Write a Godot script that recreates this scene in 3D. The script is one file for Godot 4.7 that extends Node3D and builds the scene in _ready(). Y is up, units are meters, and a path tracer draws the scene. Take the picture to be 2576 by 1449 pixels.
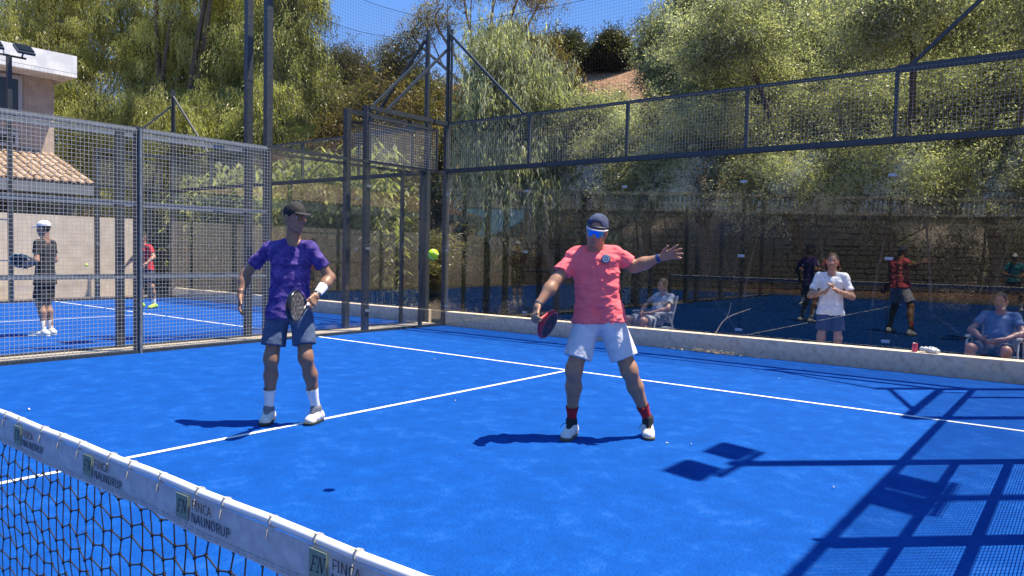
extends Node3D

const SUN := Vector3(0.305, 1.0, -0.29)
var M := {}
var used := {}
var rng := RandomNumberGenerator.new()
var wave := FastNoiseLite.new()

# ------------------------------------------------------------------ mesh arrays
class Mb:
	var v := PackedVector3Array()
	var n := PackedVector3Array()
	var u := PackedVector2Array()
	var c := PackedColorArray()
	var i := PackedInt32Array()
	var tint := Color.WHITE
	func vert(p: Vector3, nn: Vector3, uv := Vector2.ZERO) -> int:
		v.push_back(p); n.push_back(nn); u.push_back(uv); c.push_back(tint)
		return v.size() - 1
	func tri(a: int, b: int, d: int) -> void:
		if (v[b] - v[a]).cross(v[d] - v[a]).dot(n[a] + n[b] + n[d]) > 0.0:
			i.push_back(a); i.push_back(d); i.push_back(b)
		else:
			i.push_back(a); i.push_back(b); i.push_back(d)
	func quad(a: Vector3, b: Vector3, d: Vector3, e: Vector3, nn: Vector3) -> void:
		var k := vert(a, nn, Vector2(0, 0)); vert(b, nn, Vector2(1, 0)); vert(d, nn, Vector2(1, 1)); vert(e, nn, Vector2(0, 1))
		tri(k, k + 1, k + 2); tri(k, k + 2, k + 3)
	# box from its centre, half sizes along three axes
	func box(o: Vector3, x: Vector3, y: Vector3, z: Vector3) -> void:
		var ax := [x, y, z]
		for k in 3:
			var p: Vector3 = ax[k]
			var q: Vector3 = ax[(k + 1) % 3]
			var r: Vector3 = ax[(k + 2) % 3]
			for s in [1.0, -1.0]:
				var ce: Vector3 = o + p * s
				quad(ce + q + r, ce - q + r, ce - q - r, ce + q - r, (p * s).normalized())
	func bx(x0: float, y0: float, z0: float, x1: float, y1: float, z1: float) -> void:
		box(Vector3(x0 + x1, y0 + y1, z0 + z1) / 2.0, Vector3((x1 - x0) / 2.0, 0, 0), Vector3(0, (y1 - y0) / 2.0, 0), Vector3(0, 0, (z1 - z0) / 2.0))
	# square bar from a to b
	func bar(a: Vector3, b: Vector3, w: float, h: float, up := Vector3.UP) -> void:
		var d := (b - a).normalized()
		if absf(d.dot(up)) > 0.95:
			up = Vector3(0, 0, 1)
		var s := d.cross(up).normalized()
		box((a + b) / 2.0, (b - a) / 2.0, s * w / 2.0, s.cross(d).normalized() * h / 2.0)
	# thin wire: a prism of three sides
	func wire(a: Vector3, b: Vector3, r: float, sides := 3, rb := -1.0) -> void:
		if rb < 0.0:
			rb = r
		var d := (b - a).normalized()
		var s := d.cross(Vector3.UP if absf(d.y) < 0.9 else Vector3.RIGHT).normalized()
		var t := s.cross(d)
		var k := v.size()
		for j in sides:
			var f := TAU * j / sides + 0.5
			var o := s * cos(f) + t * sin(f)
			vert(a + o * r, o, Vector2(float(j) / sides, 0)); vert(b + o * rb, o, Vector2(float(j) / sides, 1))
		for j in sides:
			var p := k + j * 2
			var q := k + ((j + 1) % sides) * 2
			tri(p, p + 1, q); tri(q, p + 1, q + 1)
	func tube(pts: PackedVector3Array, rs: PackedFloat32Array, sides := 8, caps := true) -> void:
		var k := v.size()
		var m := pts.size()
		var last := Vector3.ZERO
		for j in m:
			var d := (pts[mini(j + 1, m - 1)] - pts[maxi(j - 1, 0)]).normalized()
			var s := last - d * last.dot(d)
			if s.length() < 0.01:
				s = d.cross(Vector3.UP if absf(d.y) < 0.9 else Vector3.RIGHT)
			s = s.normalized()
			last = s
			var t := s.cross(d)
			for e in sides:
				var f := TAU * e / sides
				var o := s * cos(f) + t * sin(f)
				vert(pts[j] + o * rs[j], o, Vector2(float(e) / sides, float(j)))
		for j in m - 1:
			for e in sides:
				var p := k + j * sides + e
				var q := k + j * sides + (e + 1) % sides
				tri(p, p + sides, q); tri(q, p + sides, q + sides)
		if caps:
			for j in [0, m - 1]:
				var d: Vector3 = (pts[0] - pts[1]).normalized() if j == 0 else (pts[m - 1] - pts[m - 2]).normalized()
				var o := vert(pts[j], d)
				var f := v.size()
				for e in sides:
					vert(v[k + j * sides + e], d)
				for e in sides:
					tri(o, f + e, f + (e + 1) % sides)
	# surface of revolution about y, profile of (radius, height)
	func lathe(o: Vector3, prof: PackedVector2Array, sides := 12) -> void:
		var k := v.size()
		var m := prof.size()
		for j in m:
			var d := prof[mini(j + 1, m - 1)] - prof[maxi(j - 1, 0)]
			var nn := Vector2(d.y, -d.x).normalized()
			for e in sides:
				var f := TAU * e / sides
				vert(o + Vector3(cos(f) * prof[j].x, prof[j].y, sin(f) * prof[j].x), Vector3(cos(f) * nn.x, nn.y, sin(f) * nn.x))
		for j in m - 1:
			for e in sides:
				var p := k + j * sides + e
				var q := k + j * sides + (e + 1) % sides
				tri(p, p + sides, q); tri(q, p + sides, q + sides)
	# flat polygon drawn out along d, with a rounded rim
	func slab(poly: PackedVector3Array, d: Vector3) -> void:
		var o := Vector3.ZERO
		for p in poly:
			o += p / poly.size()
		var dn := d.normalized()
		var m := poly.size()
		for s in [1.0, -1.0]:
			var k := vert(o + d * s, dn * s)
			for p in poly:
				vert(p + (o - p) * 0.06 + d * s, dn * s)
			for j in m:
				tri(k, k + 1 + j, k + 1 + (j + 1) % m)
		var k2 := v.size()
		for p in poly:
			var r := (p - o).normalized()
			vert(p + (o - p) * 0.06 + d, (dn + r * 0.6).normalized()); vert(p + d * 0.55, (r + dn * 0.4).normalized()); vert(p - d * 0.55, (r - dn * 0.4).normalized()); vert(p + (o - p) * 0.06 - d, (r * 0.6 - dn).normalized())
		for j in m:
			for e in 3:
				var p := k2 + j * 4 + e
				var q := k2 + ((j + 1) % m) * 4 + e
				tri(p, p + 1, q); tri(q, p + 1, q + 1)
	func add(b: Mb, t := Transform3D()) -> void:
		var k := v.size()
		for j in b.v.size():
			v.push_back(t * b.v[j]); n.push_back((t.basis * b.n[j]).normalized()); u.push_back(b.u[j]); c.push_back(b.c[j])
		for j in b.i:
			i.push_back(k + j)
	func mesh(colored := false) -> ArrayMesh:
		var a := []
		a.resize(Mesh.ARRAY_MAX)
		a[Mesh.ARRAY_VERTEX] = v; a[Mesh.ARRAY_NORMAL] = n; a[Mesh.ARRAY_TEX_UV] = u; a[Mesh.ARRAY_INDEX] = i
		if colored:
			a[Mesh.ARRAY_COLOR] = c
		var me := ArrayMesh.new()
		me.add_surface_from_arrays(Mesh.PRIMITIVE_TRIANGLES, a)
		return me

# ------------------------------------------------------------------ distance field meshed as surface nets
class Field:
	var o: Vector3
	var c: float
	var nx: int
	var ny: int
	var nz: int
	var k: float
	var f: PackedFloat32Array
	var t := PackedInt32Array()
	func _init(lo: Vector3, hi: Vector3, cell: float, kk: float) -> void:
		o = lo; c = cell; k = kk
		nx = int((hi.x - lo.x) / c) + 2; ny = int((hi.y - lo.y) / c) + 2; nz = int((hi.z - lo.z) / c) + 2
		f.resize(nx * ny * nz)
	func cap(a: Vector3, b: Vector3, ra: float, rb: float, cp := Vector3.ZERO, cn := Vector3.ZERO) -> void:
		var lim := 3.0 * k + 2.5 * c
		var rm := maxf(ra, rb) + lim
		var lo := (Vector3(minf(a.x, b.x), minf(a.y, b.y), minf(a.z, b.z)) - Vector3.ONE * rm - o) / c
		var hi := (Vector3(maxf(a.x, b.x), maxf(a.y, b.y), maxf(a.z, b.z)) + Vector3.ONE * rm - o) / c
		var ab := b - a
		var inv := 1.0 / maxf(ab.length_squared(), 1e-9)
		var dr := rb - ra
		var clipped := cn != Vector3.ZERO
		for z in range(maxi(0, int(lo.z)), mini(nz, int(hi.z) + 2)):
			for y in range(maxi(0, int(lo.y)), mini(ny, int(hi.y) + 2)):
				var row := (z * ny + y) * nx
				for x in range(maxi(0, int(lo.x)), mini(nx, int(hi.x) + 2)):
					var q := Vector3(o.x + x * c, o.y + y * c, o.z + z * c)
					var p := q - a
					var s := clampf(p.dot(ab) * inv, 0.0, 1.0)
					var d := (p - ab * s).length() - ra - dr * s
					if clipped:
						d = maxf(d, (q - cp).dot(cn))
					if d < lim:
						if f[row + x] == 0.0:
							t.push_back(row + x)
						f[row + x] += exp(minf(-d / k, 30.0))
	func ell(ce: Vector3, r: Vector3, b: Basis, cp := Vector3.ZERO, cn := Vector3.ZERO) -> void:
		var lim := 3.0 * k + 2.5 * c
		var rm := maxf(r.x, maxf(r.y, r.z)) + lim
		var lo := (ce - Vector3.ONE * rm - o) / c
		var hi := (ce + Vector3.ONE * rm - o) / c
		var bi := b.inverse()
		var clipped := cn != Vector3.ZERO
		for z in range(maxi(0, int(lo.z)), mini(nz, int(hi.z) + 2)):
			for y in range(maxi(0, int(lo.y)), mini(ny, int(hi.y) + 2)):
				var row := (z * ny + y) * nx
				for x in range(maxi(0, int(lo.x)), mini(nx, int(hi.x) + 2)):
					var q := Vector3(o.x + x * c, o.y + y * c, o.z + z * c)
					var p := bi * (q - ce)
					var k0 := (p / r).length()
					var d := k0 * (k0 - 1.0) / maxf((p / (r * r)).length(), 1e-6)
					if clipped:
						d = maxf(d, (q - cp).dot(cn))
					if d < lim:
						if f[row + x] == 0.0:
							t.push_back(row + x)
						f[row + x] += exp(minf(-d / k, 30.0))
	func carve(ce: Vector3, r: Vector3, b: Basis) -> void:
		carves.append([ce, r, b.inverse()])
	var carves := []
	func net(m: Mb, folds: FastNoiseLite = null, amp := 0.0, stretch := Vector3.ONE) -> void:
		var d := PackedFloat32Array()
		d.resize(f.size())
		d.fill(0.5)
		var near := 3.0 * c
		for i in t:
			var e := -k * log(f[i])
			if absf(e) < near + amp:
				var p := o + Vector3(i % nx, (i / nx) % ny, i / (nx * ny)) * c
				if folds:
					e += amp * folds.get_noise_3dv(p * stretch)
				for q in carves:
					var l: Vector3 = q[2] * (p - q[0])
					var rr: Vector3 = q[1]
					var k0 := (l / rr).length()
					e = maxf(e, -k0 * (k0 - 1.0) / maxf((l / (rr * rr)).length(), 1e-6))
			d[i] = e
		var id := {}
		var dx := [0, 1, nx, nx + 1, nx * ny, nx * ny + 1, nx * ny + nx, nx * ny + nx + 1]
		var big := nx * ny * nz - nx * ny - nx - 2
		var ed := [[0, 1], [2, 3], [4, 5], [6, 7], [0, 2], [1, 3], [4, 6], [5, 7], [0, 4], [1, 5], [2, 6], [3, 7]]
		var off := [Vector3(0, 0, 0), Vector3(1, 0, 0), Vector3(0, 1, 0), Vector3(1, 1, 0), Vector3(0, 0, 1), Vector3(1, 0, 1), Vector3(0, 1, 1), Vector3(1, 1, 1)]
		var w := [0.0, 0.0, 0.0, 0.0, 0.0, 0.0, 0.0, 0.0]
		var cells := {}
		for i in t:
			if d[i] < 0.0 and d[i] > -near * 1.2:
				for e in 8:
					cells[i - dx[e]] = true
		for i in cells:
			if i < 0 or i > big or i % nx >= nx - 1 or (i / nx) % ny >= ny - 1:
				continue
			var pos := 0
			for e in 8:
				w[e] = d[i + dx[e]]
				if w[e] > 0.0:
					pos += 1
			if pos == 0 or pos == 8:
				continue
			var s := Vector3.ZERO
			var cnt := 0
			for e in ed:
				var wa: float = w[e[0]]
				var wb: float = w[e[1]]
				if (wa > 0.0) != (wb > 0.0):
					s += (off[e[0]] as Vector3).lerp(off[e[1]], wa / (wa - wb))
					cnt += 1
			var g := Vector3(w[1] + w[3] + w[5] + w[7] - w[0] - w[2] - w[4] - w[6], w[2] + w[3] + w[6] + w[7] - w[0] - w[1] - w[4] - w[5], w[4] + w[5] + w[6] + w[7] - w[0] - w[1] - w[2] - w[3]).normalized()
			id[i] = m.vert(o + (Vector3(i % nx, (i / nx) % ny, i / (nx * ny)) + s / cnt) * c, g)
		var st := [1, nx, nx * ny]
		for i in t:
			if d[i] > near * 1.2 or d[i] < -near * 1.2:
				continue
			for ax in 3:
				var j: int = i + st[ax]
				if j >= d.size() or (d[i] > 0.0) == (d[j] > 0.0):
					continue
				quad_at(m, id, i, st[(ax + 1) % 3], st[(ax + 2) % 3])
	func quad_at(m: Mb, id: Dictionary, i: int, p: int, q: int) -> void:
		var a: int = id.get(i, -1)
		var b: int = id.get(i - p, -1)
		var e: int = id.get(i - p - q, -1)
		var g: int = id.get(i - q, -1)
		if a < 0 or b < 0 or e < 0 or g < 0:
			return
		m.tri(a, b, e); m.tri(a, e, g)

# ------------------------------------------------------------------ naming
func numbered(s: String) -> String:
	if not used.has(s):
		used[s] = 0
		return s
	used[s] += 1
	return "%s_%03d" % [s, used[s]]

func tag(o: Node, label: String, category: String, group := "") -> Node:
	o.set_meta("label", label); o.set_meta("category", category)
	if group:
		o.set_meta("group", group)
	return o

func thing(called: String, label: String, category: String, at := Vector3.ZERO, turn := 0.0, group := "") -> Node3D:
	var o := Node3D.new()
	o.name = numbered(called)
	add_child(o)
	o.position = at; o.rotation.y = turn
	tag(o, label, category, group)
	return o

func obj(called: String, m: Mb, mat: Material, parent: Node = self, colored := false) -> MeshInstance3D:
	var o := MeshInstance3D.new()
	o.name = numbered(called) if parent == self else called
	o.mesh = m.mesh(colored)
	o.material_override = mat
	parent.add_child(o, true)
	return o

func stuff(o: Node) -> Node:
	o.set_meta("kind", "stuff")
	return o

func struct(called: String, m: Mb, mat: Material, parent: Node = self) -> MeshInstance3D:
	var o := obj(called, m, mat, parent)
	o.set_meta("kind", "structure")
	return o

func lin(r: float, g: float, b: float) -> Color:
	return Color(r, g, b).linear_to_srgb()

func mat(c: Color, rough := 0.8, metal := 0.0, spec := 0.5) -> StandardMaterial3D:
	var m := StandardMaterial3D.new()
	m.albedo_color = c.linear_to_srgb(); m.roughness = rough; m.metallic = metal; m.metallic_specular = spec
	return m

func ntex(freq: float, stops: Array, colors: Array, size := 512, octaves := 4, seed_ := 1, kind := FastNoiseLite.TYPE_SIMPLEX_SMOOTH) -> NoiseTexture2D:
	var t := NoiseTexture2D.new()
	var n := FastNoiseLite.new()
	n.noise_type = kind; n.frequency = freq; n.fractal_octaves = octaves; n.seed = seed_
	t.noise = n; t.width = size; t.height = size; t.seamless = true
	var g := Gradient.new()
	g.offsets = PackedFloat32Array(stops)
	var cs := PackedColorArray()
	for c in colors:
		cs.push_back((c as Color).linear_to_srgb())
	g.colors = cs
	t.color_ramp = g
	return t

func nmap(freq: float, strength := 4.0, size := 512, octaves := 3, seed_ := 3) -> NoiseTexture2D:
	var t := NoiseTexture2D.new()
	var n := FastNoiseLite.new()
	n.frequency = freq; n.fractal_octaves = octaves; n.seed = seed_
	t.noise = n; t.width = size; t.height = size; t.seamless = true; t.as_normal_map = true; t.bump_strength = strength
	return t

func surf(t: Texture2D, scale: float, rough := 0.85, bump: Texture2D = null, bump_scale := 1.0, world := true) -> StandardMaterial3D:
	var m := StandardMaterial3D.new()
	m.albedo_texture = t; m.roughness = rough
	m.uv1_triplanar = true; m.uv1_world_triplanar = world; m.uv1_scale = Vector3.ONE * scale
	if bump:
		m.normal_enabled = true; m.normal_texture = bump; m.normal_scale = bump_scale
	return m

func detail(m: StandardMaterial3D, t: Texture2D, mask: Texture2D, scale: float) -> void:
	m.detail_enabled = true; m.detail_albedo = t; m.detail_mask = mask; m.detail_blend_mode = BaseMaterial3D.BLEND_MODE_MIX
	m.detail_uv_layer = BaseMaterial3D.DETAIL_UV_1

# ------------------------------------------------------------------ the run
func _ready() -> void:
	rng.seed = 7
	wave.seed = 5; wave.frequency = 1.0; wave.fractal_octaves = 3
	camera_and_light()
	materials()
	ground()
	courts()
	fences()
	net_across()
	building()
	stone_wall()
	plants()
	players()
	small_things()

func camera_and_light() -> void:
	var cam := Camera3D.new()
	cam.name = "camera"
	var yaw := 0.6611711; var pit := -0.0456543; var rol := 0.0207602
	var x := Vector3(cos(yaw), 0, -sin(yaw))
	var z := Vector3(sin(yaw), 0, cos(yaw))
	var y2 := Vector3.UP * cos(pit) + z * sin(pit)
	var z2 := -Vector3.UP * sin(pit) + z * cos(pit)
	var x3 := x * cos(rol) + y2 * sin(rol)
	var y3 := -x * sin(rol) + y2 * cos(rol)
	cam.transform = Transform3D(Basis(x3, y3, z2), Vector3(10.1406, 1.4474, 10.8607))
	cam.fov = rad_to_deg(2.0 * atan(724.5 / 1877.53))
	cam.near = 0.05; cam.far = 600.0
	add_child(cam)
	cam.current = true
	var we := WorldEnvironment.new()
	we.name = "environment"
	var e := Environment.new()
	e.background_mode = Environment.BG_SKY
	var s := ProceduralSkyMaterial.new()
	s.sky_top_color = lin(0.062, 0.18, 0.475)
	s.sky_horizon_color = lin(0.44, 0.51, 0.62)
	s.sky_curve = 0.085
	s.ground_bottom_color = lin(0.12, 0.10, 0.08); s.ground_horizon_color = lin(0.3, 0.34, 0.4)
	s.sun_angle_max = 4.0
	e.sky = Sky.new()
	e.sky.sky_material = s
	e.tonemap_mode = Environment.TONE_MAPPER_LINEAR
	e.tonemap_exposure = 2.0
	e.sdfgi_enabled = true; e.ssao_enabled = true; e.ssil_enabled = true
	we.environment = e
	add_child(we)
	var sun := DirectionalLight3D.new()
	sun.name = "sun"
	sun.light_energy = 1.6
	sun.light_color = Color(1.0, 0.955, 0.88)
	sun.light_angular_distance = 0.5
	sun.shadow_enabled = true
	add_child(sun)
	sun.look_at_from_position(SUN * 50.0, Vector3.ZERO, Vector3(0, 0, 1))

func materials() -> void:
	var b1 := Color(0.0032, 0.064, 0.295)
	var turf := surf(ntex(0.011, [0.18, 0.45, 0.56, 0.68, 0.84], [b1 * 0.86, b1 * 0.97, b1, b1 * 1.05 + Color(0.001, 0.005, 0.008), Color(0.012, 0.085, 0.335)], 1024, 7, 4), 0.24, 0.9, nmap(0.42, 5.0, 512, 2), 0.28)
	(turf.albedo_texture as NoiseTexture2D).noise.fractal_gain = 0.74
	turf.metallic_specular = 0.22
	M.turf = turf
	M.line = surf(ntex(0.3, [0.2, 0.8], [Color(0.62, 0.65, 0.68), Color(0.80, 0.82, 0.84)], 256), 2.0, 0.9)
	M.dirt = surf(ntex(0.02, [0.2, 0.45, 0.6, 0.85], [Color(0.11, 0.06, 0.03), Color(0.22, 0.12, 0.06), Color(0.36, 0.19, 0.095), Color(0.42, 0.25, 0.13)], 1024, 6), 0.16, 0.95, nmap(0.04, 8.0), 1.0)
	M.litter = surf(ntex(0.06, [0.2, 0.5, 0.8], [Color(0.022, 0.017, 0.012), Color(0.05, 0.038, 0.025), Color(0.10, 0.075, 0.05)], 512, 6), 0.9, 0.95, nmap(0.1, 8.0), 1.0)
	M.floor = surf(ntex(0.05, [0.2, 0.8], [Color(0.10, 0.075, 0.05), Color(0.24, 0.19, 0.13)], 512, 5), 0.6, 0.95, nmap(0.06, 6.0), 0.8)
	M.concrete = surf(ntex(0.02, [0.15, 0.4, 0.65, 0.9], [Color(0.42, 0.34, 0.235), Color(0.53, 0.44, 0.315), Color(0.575, 0.48, 0.35), Color(0.62, 0.53, 0.40)], 512, 6, 4), 0.9, 0.9, nmap(0.12, 4.0), 0.5)
	M.steel = surf(ntex(0.03, [0.2, 0.8], [Color(0.028, 0.034, 0.039), Color(0.05, 0.058, 0.063)], 256, 4), 2.0, 0.42)
	M.wire = mat(Color(0.42, 0.44, 0.44), 0.4)
	M.darksteel = mat(Color(0.035, 0.05, 0.07), 0.45)
	M.twine = mat(Color(0.018, 0.02, 0.025), 0.8)
	M.cord = mat(Color(0.012, 0.013, 0.016), 0.75)
	M.chrome = mat(Color(0.55, 0.57, 0.58), 0.35, 0.8)
	M.white = mat(Color(0.78, 0.78, 0.76), 0.5)
	var gl := StandardMaterial3D.new()
	gl.transparency = BaseMaterial3D.TRANSPARENCY_ALPHA
	gl.albedo_color = Color(0.55, 0.62, 0.6, 0.006); gl.roughness = 0.0; gl.metallic_specular = 0.5
	M.glass = gl
	var tape := surf(ntex(0.03, [0.2, 0.8], [Color(0.42, 0.43, 0.43), Color(0.54, 0.54, 0.53)], 512, 5), 1.5, 0.85, nmap(0.02, 5.0), 0.5)
	tape.backlight_enabled = true; tape.backlight = Color(0.22, 0.22, 0.22)
	M.tape = tape
	M.ink = mat(Color(0.035, 0.035, 0.04), 0.8)
	M.logo = mat(Color(0.20, 0.26, 0.19), 0.8)
	M.foliage = mat(Color.WHITE, 0.34)
	M.foliage.vertex_color_use_as_albedo = true
	M.foliage.backlight_enabled = true; M.foliage.backlight = Color(1.08, 1.12, 0.76)
	M.bark = surf(ntex(0.03, [0.2, 0.8], [Color(0.045, 0.033, 0.025), Color(0.16, 0.125, 0.095)], 256, 5), 2.0, 0.95)
	M.palebark = surf(ntex(0.02, [0.2, 0.5, 0.8], [Color(0.16, 0.11, 0.08), Color(0.34, 0.27, 0.21), Color(0.50, 0.43, 0.36)], 256, 5), 1.0, 0.9)
	M.plaster = surf(ntex(0.01, [0.2, 0.8], [Color(0.56, 0.47, 0.36), Color(0.68, 0.58, 0.46)], 512, 5, 2), 0.4, 0.95)
	M.pinkplaster = surf(ntex(0.01, [0.2, 0.8], [Color(0.43, 0.335, 0.26), Color(0.53, 0.42, 0.335)], 512, 5, 2), 0.4, 0.95)
	M.paint = surf(ntex(0.006, [0.3, 0.7], [Color(0.66, 0.67, 0.68), Color(0.82, 0.82, 0.80)], 512, 5, 8), 0.5, 0.8)
	M.weathered = surf(ntex(0.02, [0.2, 0.8], [Color(0.22, 0.215, 0.20), Color(0.42, 0.41, 0.38)], 256, 5), 1.0, 0.9)
	M.rail = surf(ntex(0.03, [0.2, 0.8], [Color(0.13, 0.15, 0.162), Color(0.19, 0.21, 0.22)], 256, 4), 2.0, 0.4)
	M.grey = mat(Color(0.10, 0.10, 0.105), 0.85)
	M.window = mat(Color(0.02, 0.026, 0.035), 0.08)
	M.stone = surf(ntex(0.03, [0.2, 0.5, 0.8], [Color(0.085, 0.085, 0.074), Color(0.165, 0.162, 0.145), Color(0.27, 0.265, 0.24)], 512, 5), 1.2, 0.95, nmap(0.05, 8.0), 0.8)
	M.lens = mat(Color(0.03, 0.06, 0.12), 0.12)

# ------------------------------------------------------------------ terrain
func hgt(x: float, z: float) -> float:
	var d := -z - 2.6 - 0.5 * sin(x * 0.4)
	if d <= 0.0 or z > -2.0:
		return -0.03 if z > 2.0 else -0.3
	var h := 0.46 * d * smoothstep(0.0, 9.0, d) + 0.5 * wave.get_noise_2d(x * 0.13, z * 0.13) * smoothstep(0.0, 4.0, d)
	h -= maxf(0.0, d - 37.0) * 0.5
	h += smoothstep(8.0, 30.0, d) * (0.8 * wave.get_noise_2d(x * 0.05 + 40.0, z * 0.05) + 0.6 * sin(x * 0.11 + 0.6))
	return h - 0.3

func ground() -> void:
	var m := Mb.new()
	var xs := PackedFloat32Array(); var zs := PackedFloat32Array()
	var x := -300.0
	while x <= 300.0:
		xs.push_back(x); x += 1.2 if absf(x + 8.0) < 46.0 else 12.0
	var z := -300.0
	while z <= 300.0:
		zs.push_back(z); z += 1.2 if z > -80.0 and z < 6.0 else 12.0
	for zz in zs:
		for xx in xs:
			var e := 0.4
			var nn := Vector3(hgt(xx - e, zz) - hgt(xx + e, zz), 2.0 * e, hgt(xx, zz - e) - hgt(xx, zz + e)).normalized()
			var under := 0.35 if xx > -27.0 and xx < 13.0 and zz < -1.0 and zz > -12.0 else 0.0
			m.vert(Vector3(xx, hgt(xx, zz) - under, zz), nn, Vector2(xx, zz))
	var w := xs.size()
	for b in zs.size() - 1:
		for a in w - 1:
			var k := b * w + a
			m.tri(k, k + 1, k + w); m.tri(k + 1, k + w + 1, k + w)
	struct("hillside_ground", m, M.dirt)
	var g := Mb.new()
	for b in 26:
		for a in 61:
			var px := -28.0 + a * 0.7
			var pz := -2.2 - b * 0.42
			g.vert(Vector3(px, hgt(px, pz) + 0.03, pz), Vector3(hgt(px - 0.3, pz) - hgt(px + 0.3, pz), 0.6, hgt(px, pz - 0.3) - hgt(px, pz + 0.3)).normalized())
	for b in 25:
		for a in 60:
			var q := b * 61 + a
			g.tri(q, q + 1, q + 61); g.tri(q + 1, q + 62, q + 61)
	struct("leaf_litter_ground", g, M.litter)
	var f := Mb.new()
	f.quad(Vector3(-13.5, -0.015, -0.05), Vector3(12.5, -0.015, -0.05), Vector3(12.5, -0.015, 24), Vector3(-13.5, -0.015, 24), Vector3.UP)
	f.quad(Vector3(-28, -0.2, -2.9), Vector3(14, -0.2, -2.9), Vector3(14, -0.2, -0.25), Vector3(-28, -0.2, -0.25), Vector3.UP)
	struct("bare_earth_path", f, M.floor)

func court_at(x0: float, name_: String) -> void:
	var m := Mb.new()
	m.quad(Vector3(x0, 0, 0), Vector3(x0 + 10, 0, 0), Vector3(x0 + 10, 0, 20), Vector3(x0, 0, 20), Vector3.UP)
	var o := struct(name_, m, M.turf)
	for q in [[0.0, 10.0, 3.025, 3.075], [4.975, 5.025, 3.075, 9.98], [4.975, 5.025, 10.02, 16.925], [0.0, 10.0, 16.925, 16.975]]:
		var l := Mb.new()
		l.quad(Vector3(x0 + q[0], 0.004, q[2]), Vector3(x0 + q[1], 0.004, q[2]), Vector3(x0 + q[1], 0.004, q[3]), Vector3(x0 + q[0], 0.004, q[3]), Vector3.UP)
		struct("court_line", l, M.line, o)

func courts() -> void:
	court_at(0.0, "blue_court_surface")
	court_at(-10.65, "blue_court_surface")
	var k := Mb.new()
	k.bx(-0.03, -0.3, -0.27, 10.3, 0.27, -0.035)
	tag(obj("concrete_kerb", k, M.concrete), "long beige concrete kerb behind the back glass of the near blue court", "kerb")
	k = Mb.new()
	k.bx(-10.9, -0.3, -0.27, -0.62, 0.27, -0.035)
	tag(obj("concrete_kerb", k, M.concrete), "beige concrete kerb behind the back glass of the far left court", "kerb")
	k = Mb.new()
	k.bx(-0.57, -0.3, 0.0, -0.08, 0.025, 20.0)
	struct("concrete_strip", k, M.concrete)
	# dead leaves on the strip and along the glass
	var l := Mb.new()
	for j in 420:
		var p := Vector3(rng.randf_range(-0.55, -0.05), 0.03, rng.randf_range(0.2, 9.0))
		if j > 260:
			p = Vector3(6.0 + rng.randfn(-0.35, 0.35), 0.012 + absf(rng.randfn(0.0, 0.02)), 0.05 + absf(rng.randfn(0.0, 0.05)))
		var a := Vector3(rng.randf_range(-1, 1), rng.randf_range(-0.2, 0.2), rng.randf_range(-1, 1)).normalized() * rng.randf_range(0.015, 0.05)
		var s := a.cross(Vector3.UP) * rng.randf_range(0.1, 0.25)
		l.quad(p - a, p + s, p + a, p - s, Vector3.UP)
	var lo := obj("dry_leaves", l, mat(Color(0.46, 0.36, 0.20), 0.9))
	stuff(tag(lo, "dry yellow leaves scattered at the foot of glass and fence", "leaves"))
	var lit := Mb.new()
	for q in [[2.9, 8.35], [5.3, 5.5], [7.6, 5.6], [7.75, 5.5], [8.9, 5.9], [3.2, 3.6], [4.2, 2.2], [7.2, 1.8], [6.7, 2.6]]:
		var p := Vector3(q[0], 0.012, q[1])
		var a := Vector3(rng.randf_range(-1, 1), 0.1, rng.randf_range(-1, 1)).normalized() * rng.randf_range(0.005, 0.012)
		lit.box(p, a, Vector3(0, 0.004, 0), a.cross(Vector3.UP) * 0.5)
	stuff(tag(obj("litter", lit, mat(Color(0.7, 0.68, 0.6), 0.8)), "pale leaf scraps lying about on the blue turf", "litter"))

# ------------------------------------------------------------------ fences
# welded mesh: wires in the plane through o along d (unit, horizontal), from 0 to w and y0 to y1
func mesh_panel(parent: Node, o: Vector3, d: Vector3, w: float, y0: float, y1: float, cell := 0.05, r := 0.0022) -> void:
	var m := Mb.new()
	var nn := d.cross(Vector3.UP) * r * 1.6
	var k := int(w / cell)
	for j in k + 1:
		var a := o + d * (w * j / k)
		m.wire(Vector3(a.x, y0, a.z), Vector3(a.x, y1, a.z), r)
	k = int((y1 - y0) / cell)
	for j in k + 1:
		var y := y0 + (y1 - y0) * j / k
		m.wire(Vector3(o.x, y, o.z) + nn, Vector3(o.x, y, o.z) + d * w + nn, r)
	stuff(obj("wire_mesh", m, M.wire, parent))

func part_bar(parent: Node, called: String, a: Vector3, b: Vector3, w: float, h: float, mt: Material = null) -> void:
	var m := Mb.new()
	m.bar(a, b, w, h)
	obj(called, m, mt if mt else M.steel, parent)

func glass_pane(parent: Node, a: Vector3, d: Vector3, w: float, h: float) -> void:
	var m := Mb.new()
	var t := d.cross(Vector3.UP) * 0.006
	m.box(a + d * w / 2.0 + Vector3(0, h / 2.0 + 0.012, 0), d * (w / 2.0 - 0.004), Vector3(0, h / 2.0, 0), t)
	obj("glass_panel", m, M.glass, parent)

# steel plates that clamp two panes, facing n
func clamp_plate(parent: Node, p: Vector3, d: Vector3, n: Vector3) -> void:
	var m := Mb.new()
	m.box(p + n * 0.011, d * 0.05, Vector3(0, 0.019, 0), n * 0.004)
	var c := obj("clamp", m, M.chrome, parent)
	var b := Mb.new()
	for s in [-1.0, 1.0]:
		b.wire(p + n * 0.014 + d * 0.028 * s, p + n * 0.021 + d * 0.028 * s, 0.008, 6)
	obj("bolt", b, M.darksteel, c)

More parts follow.
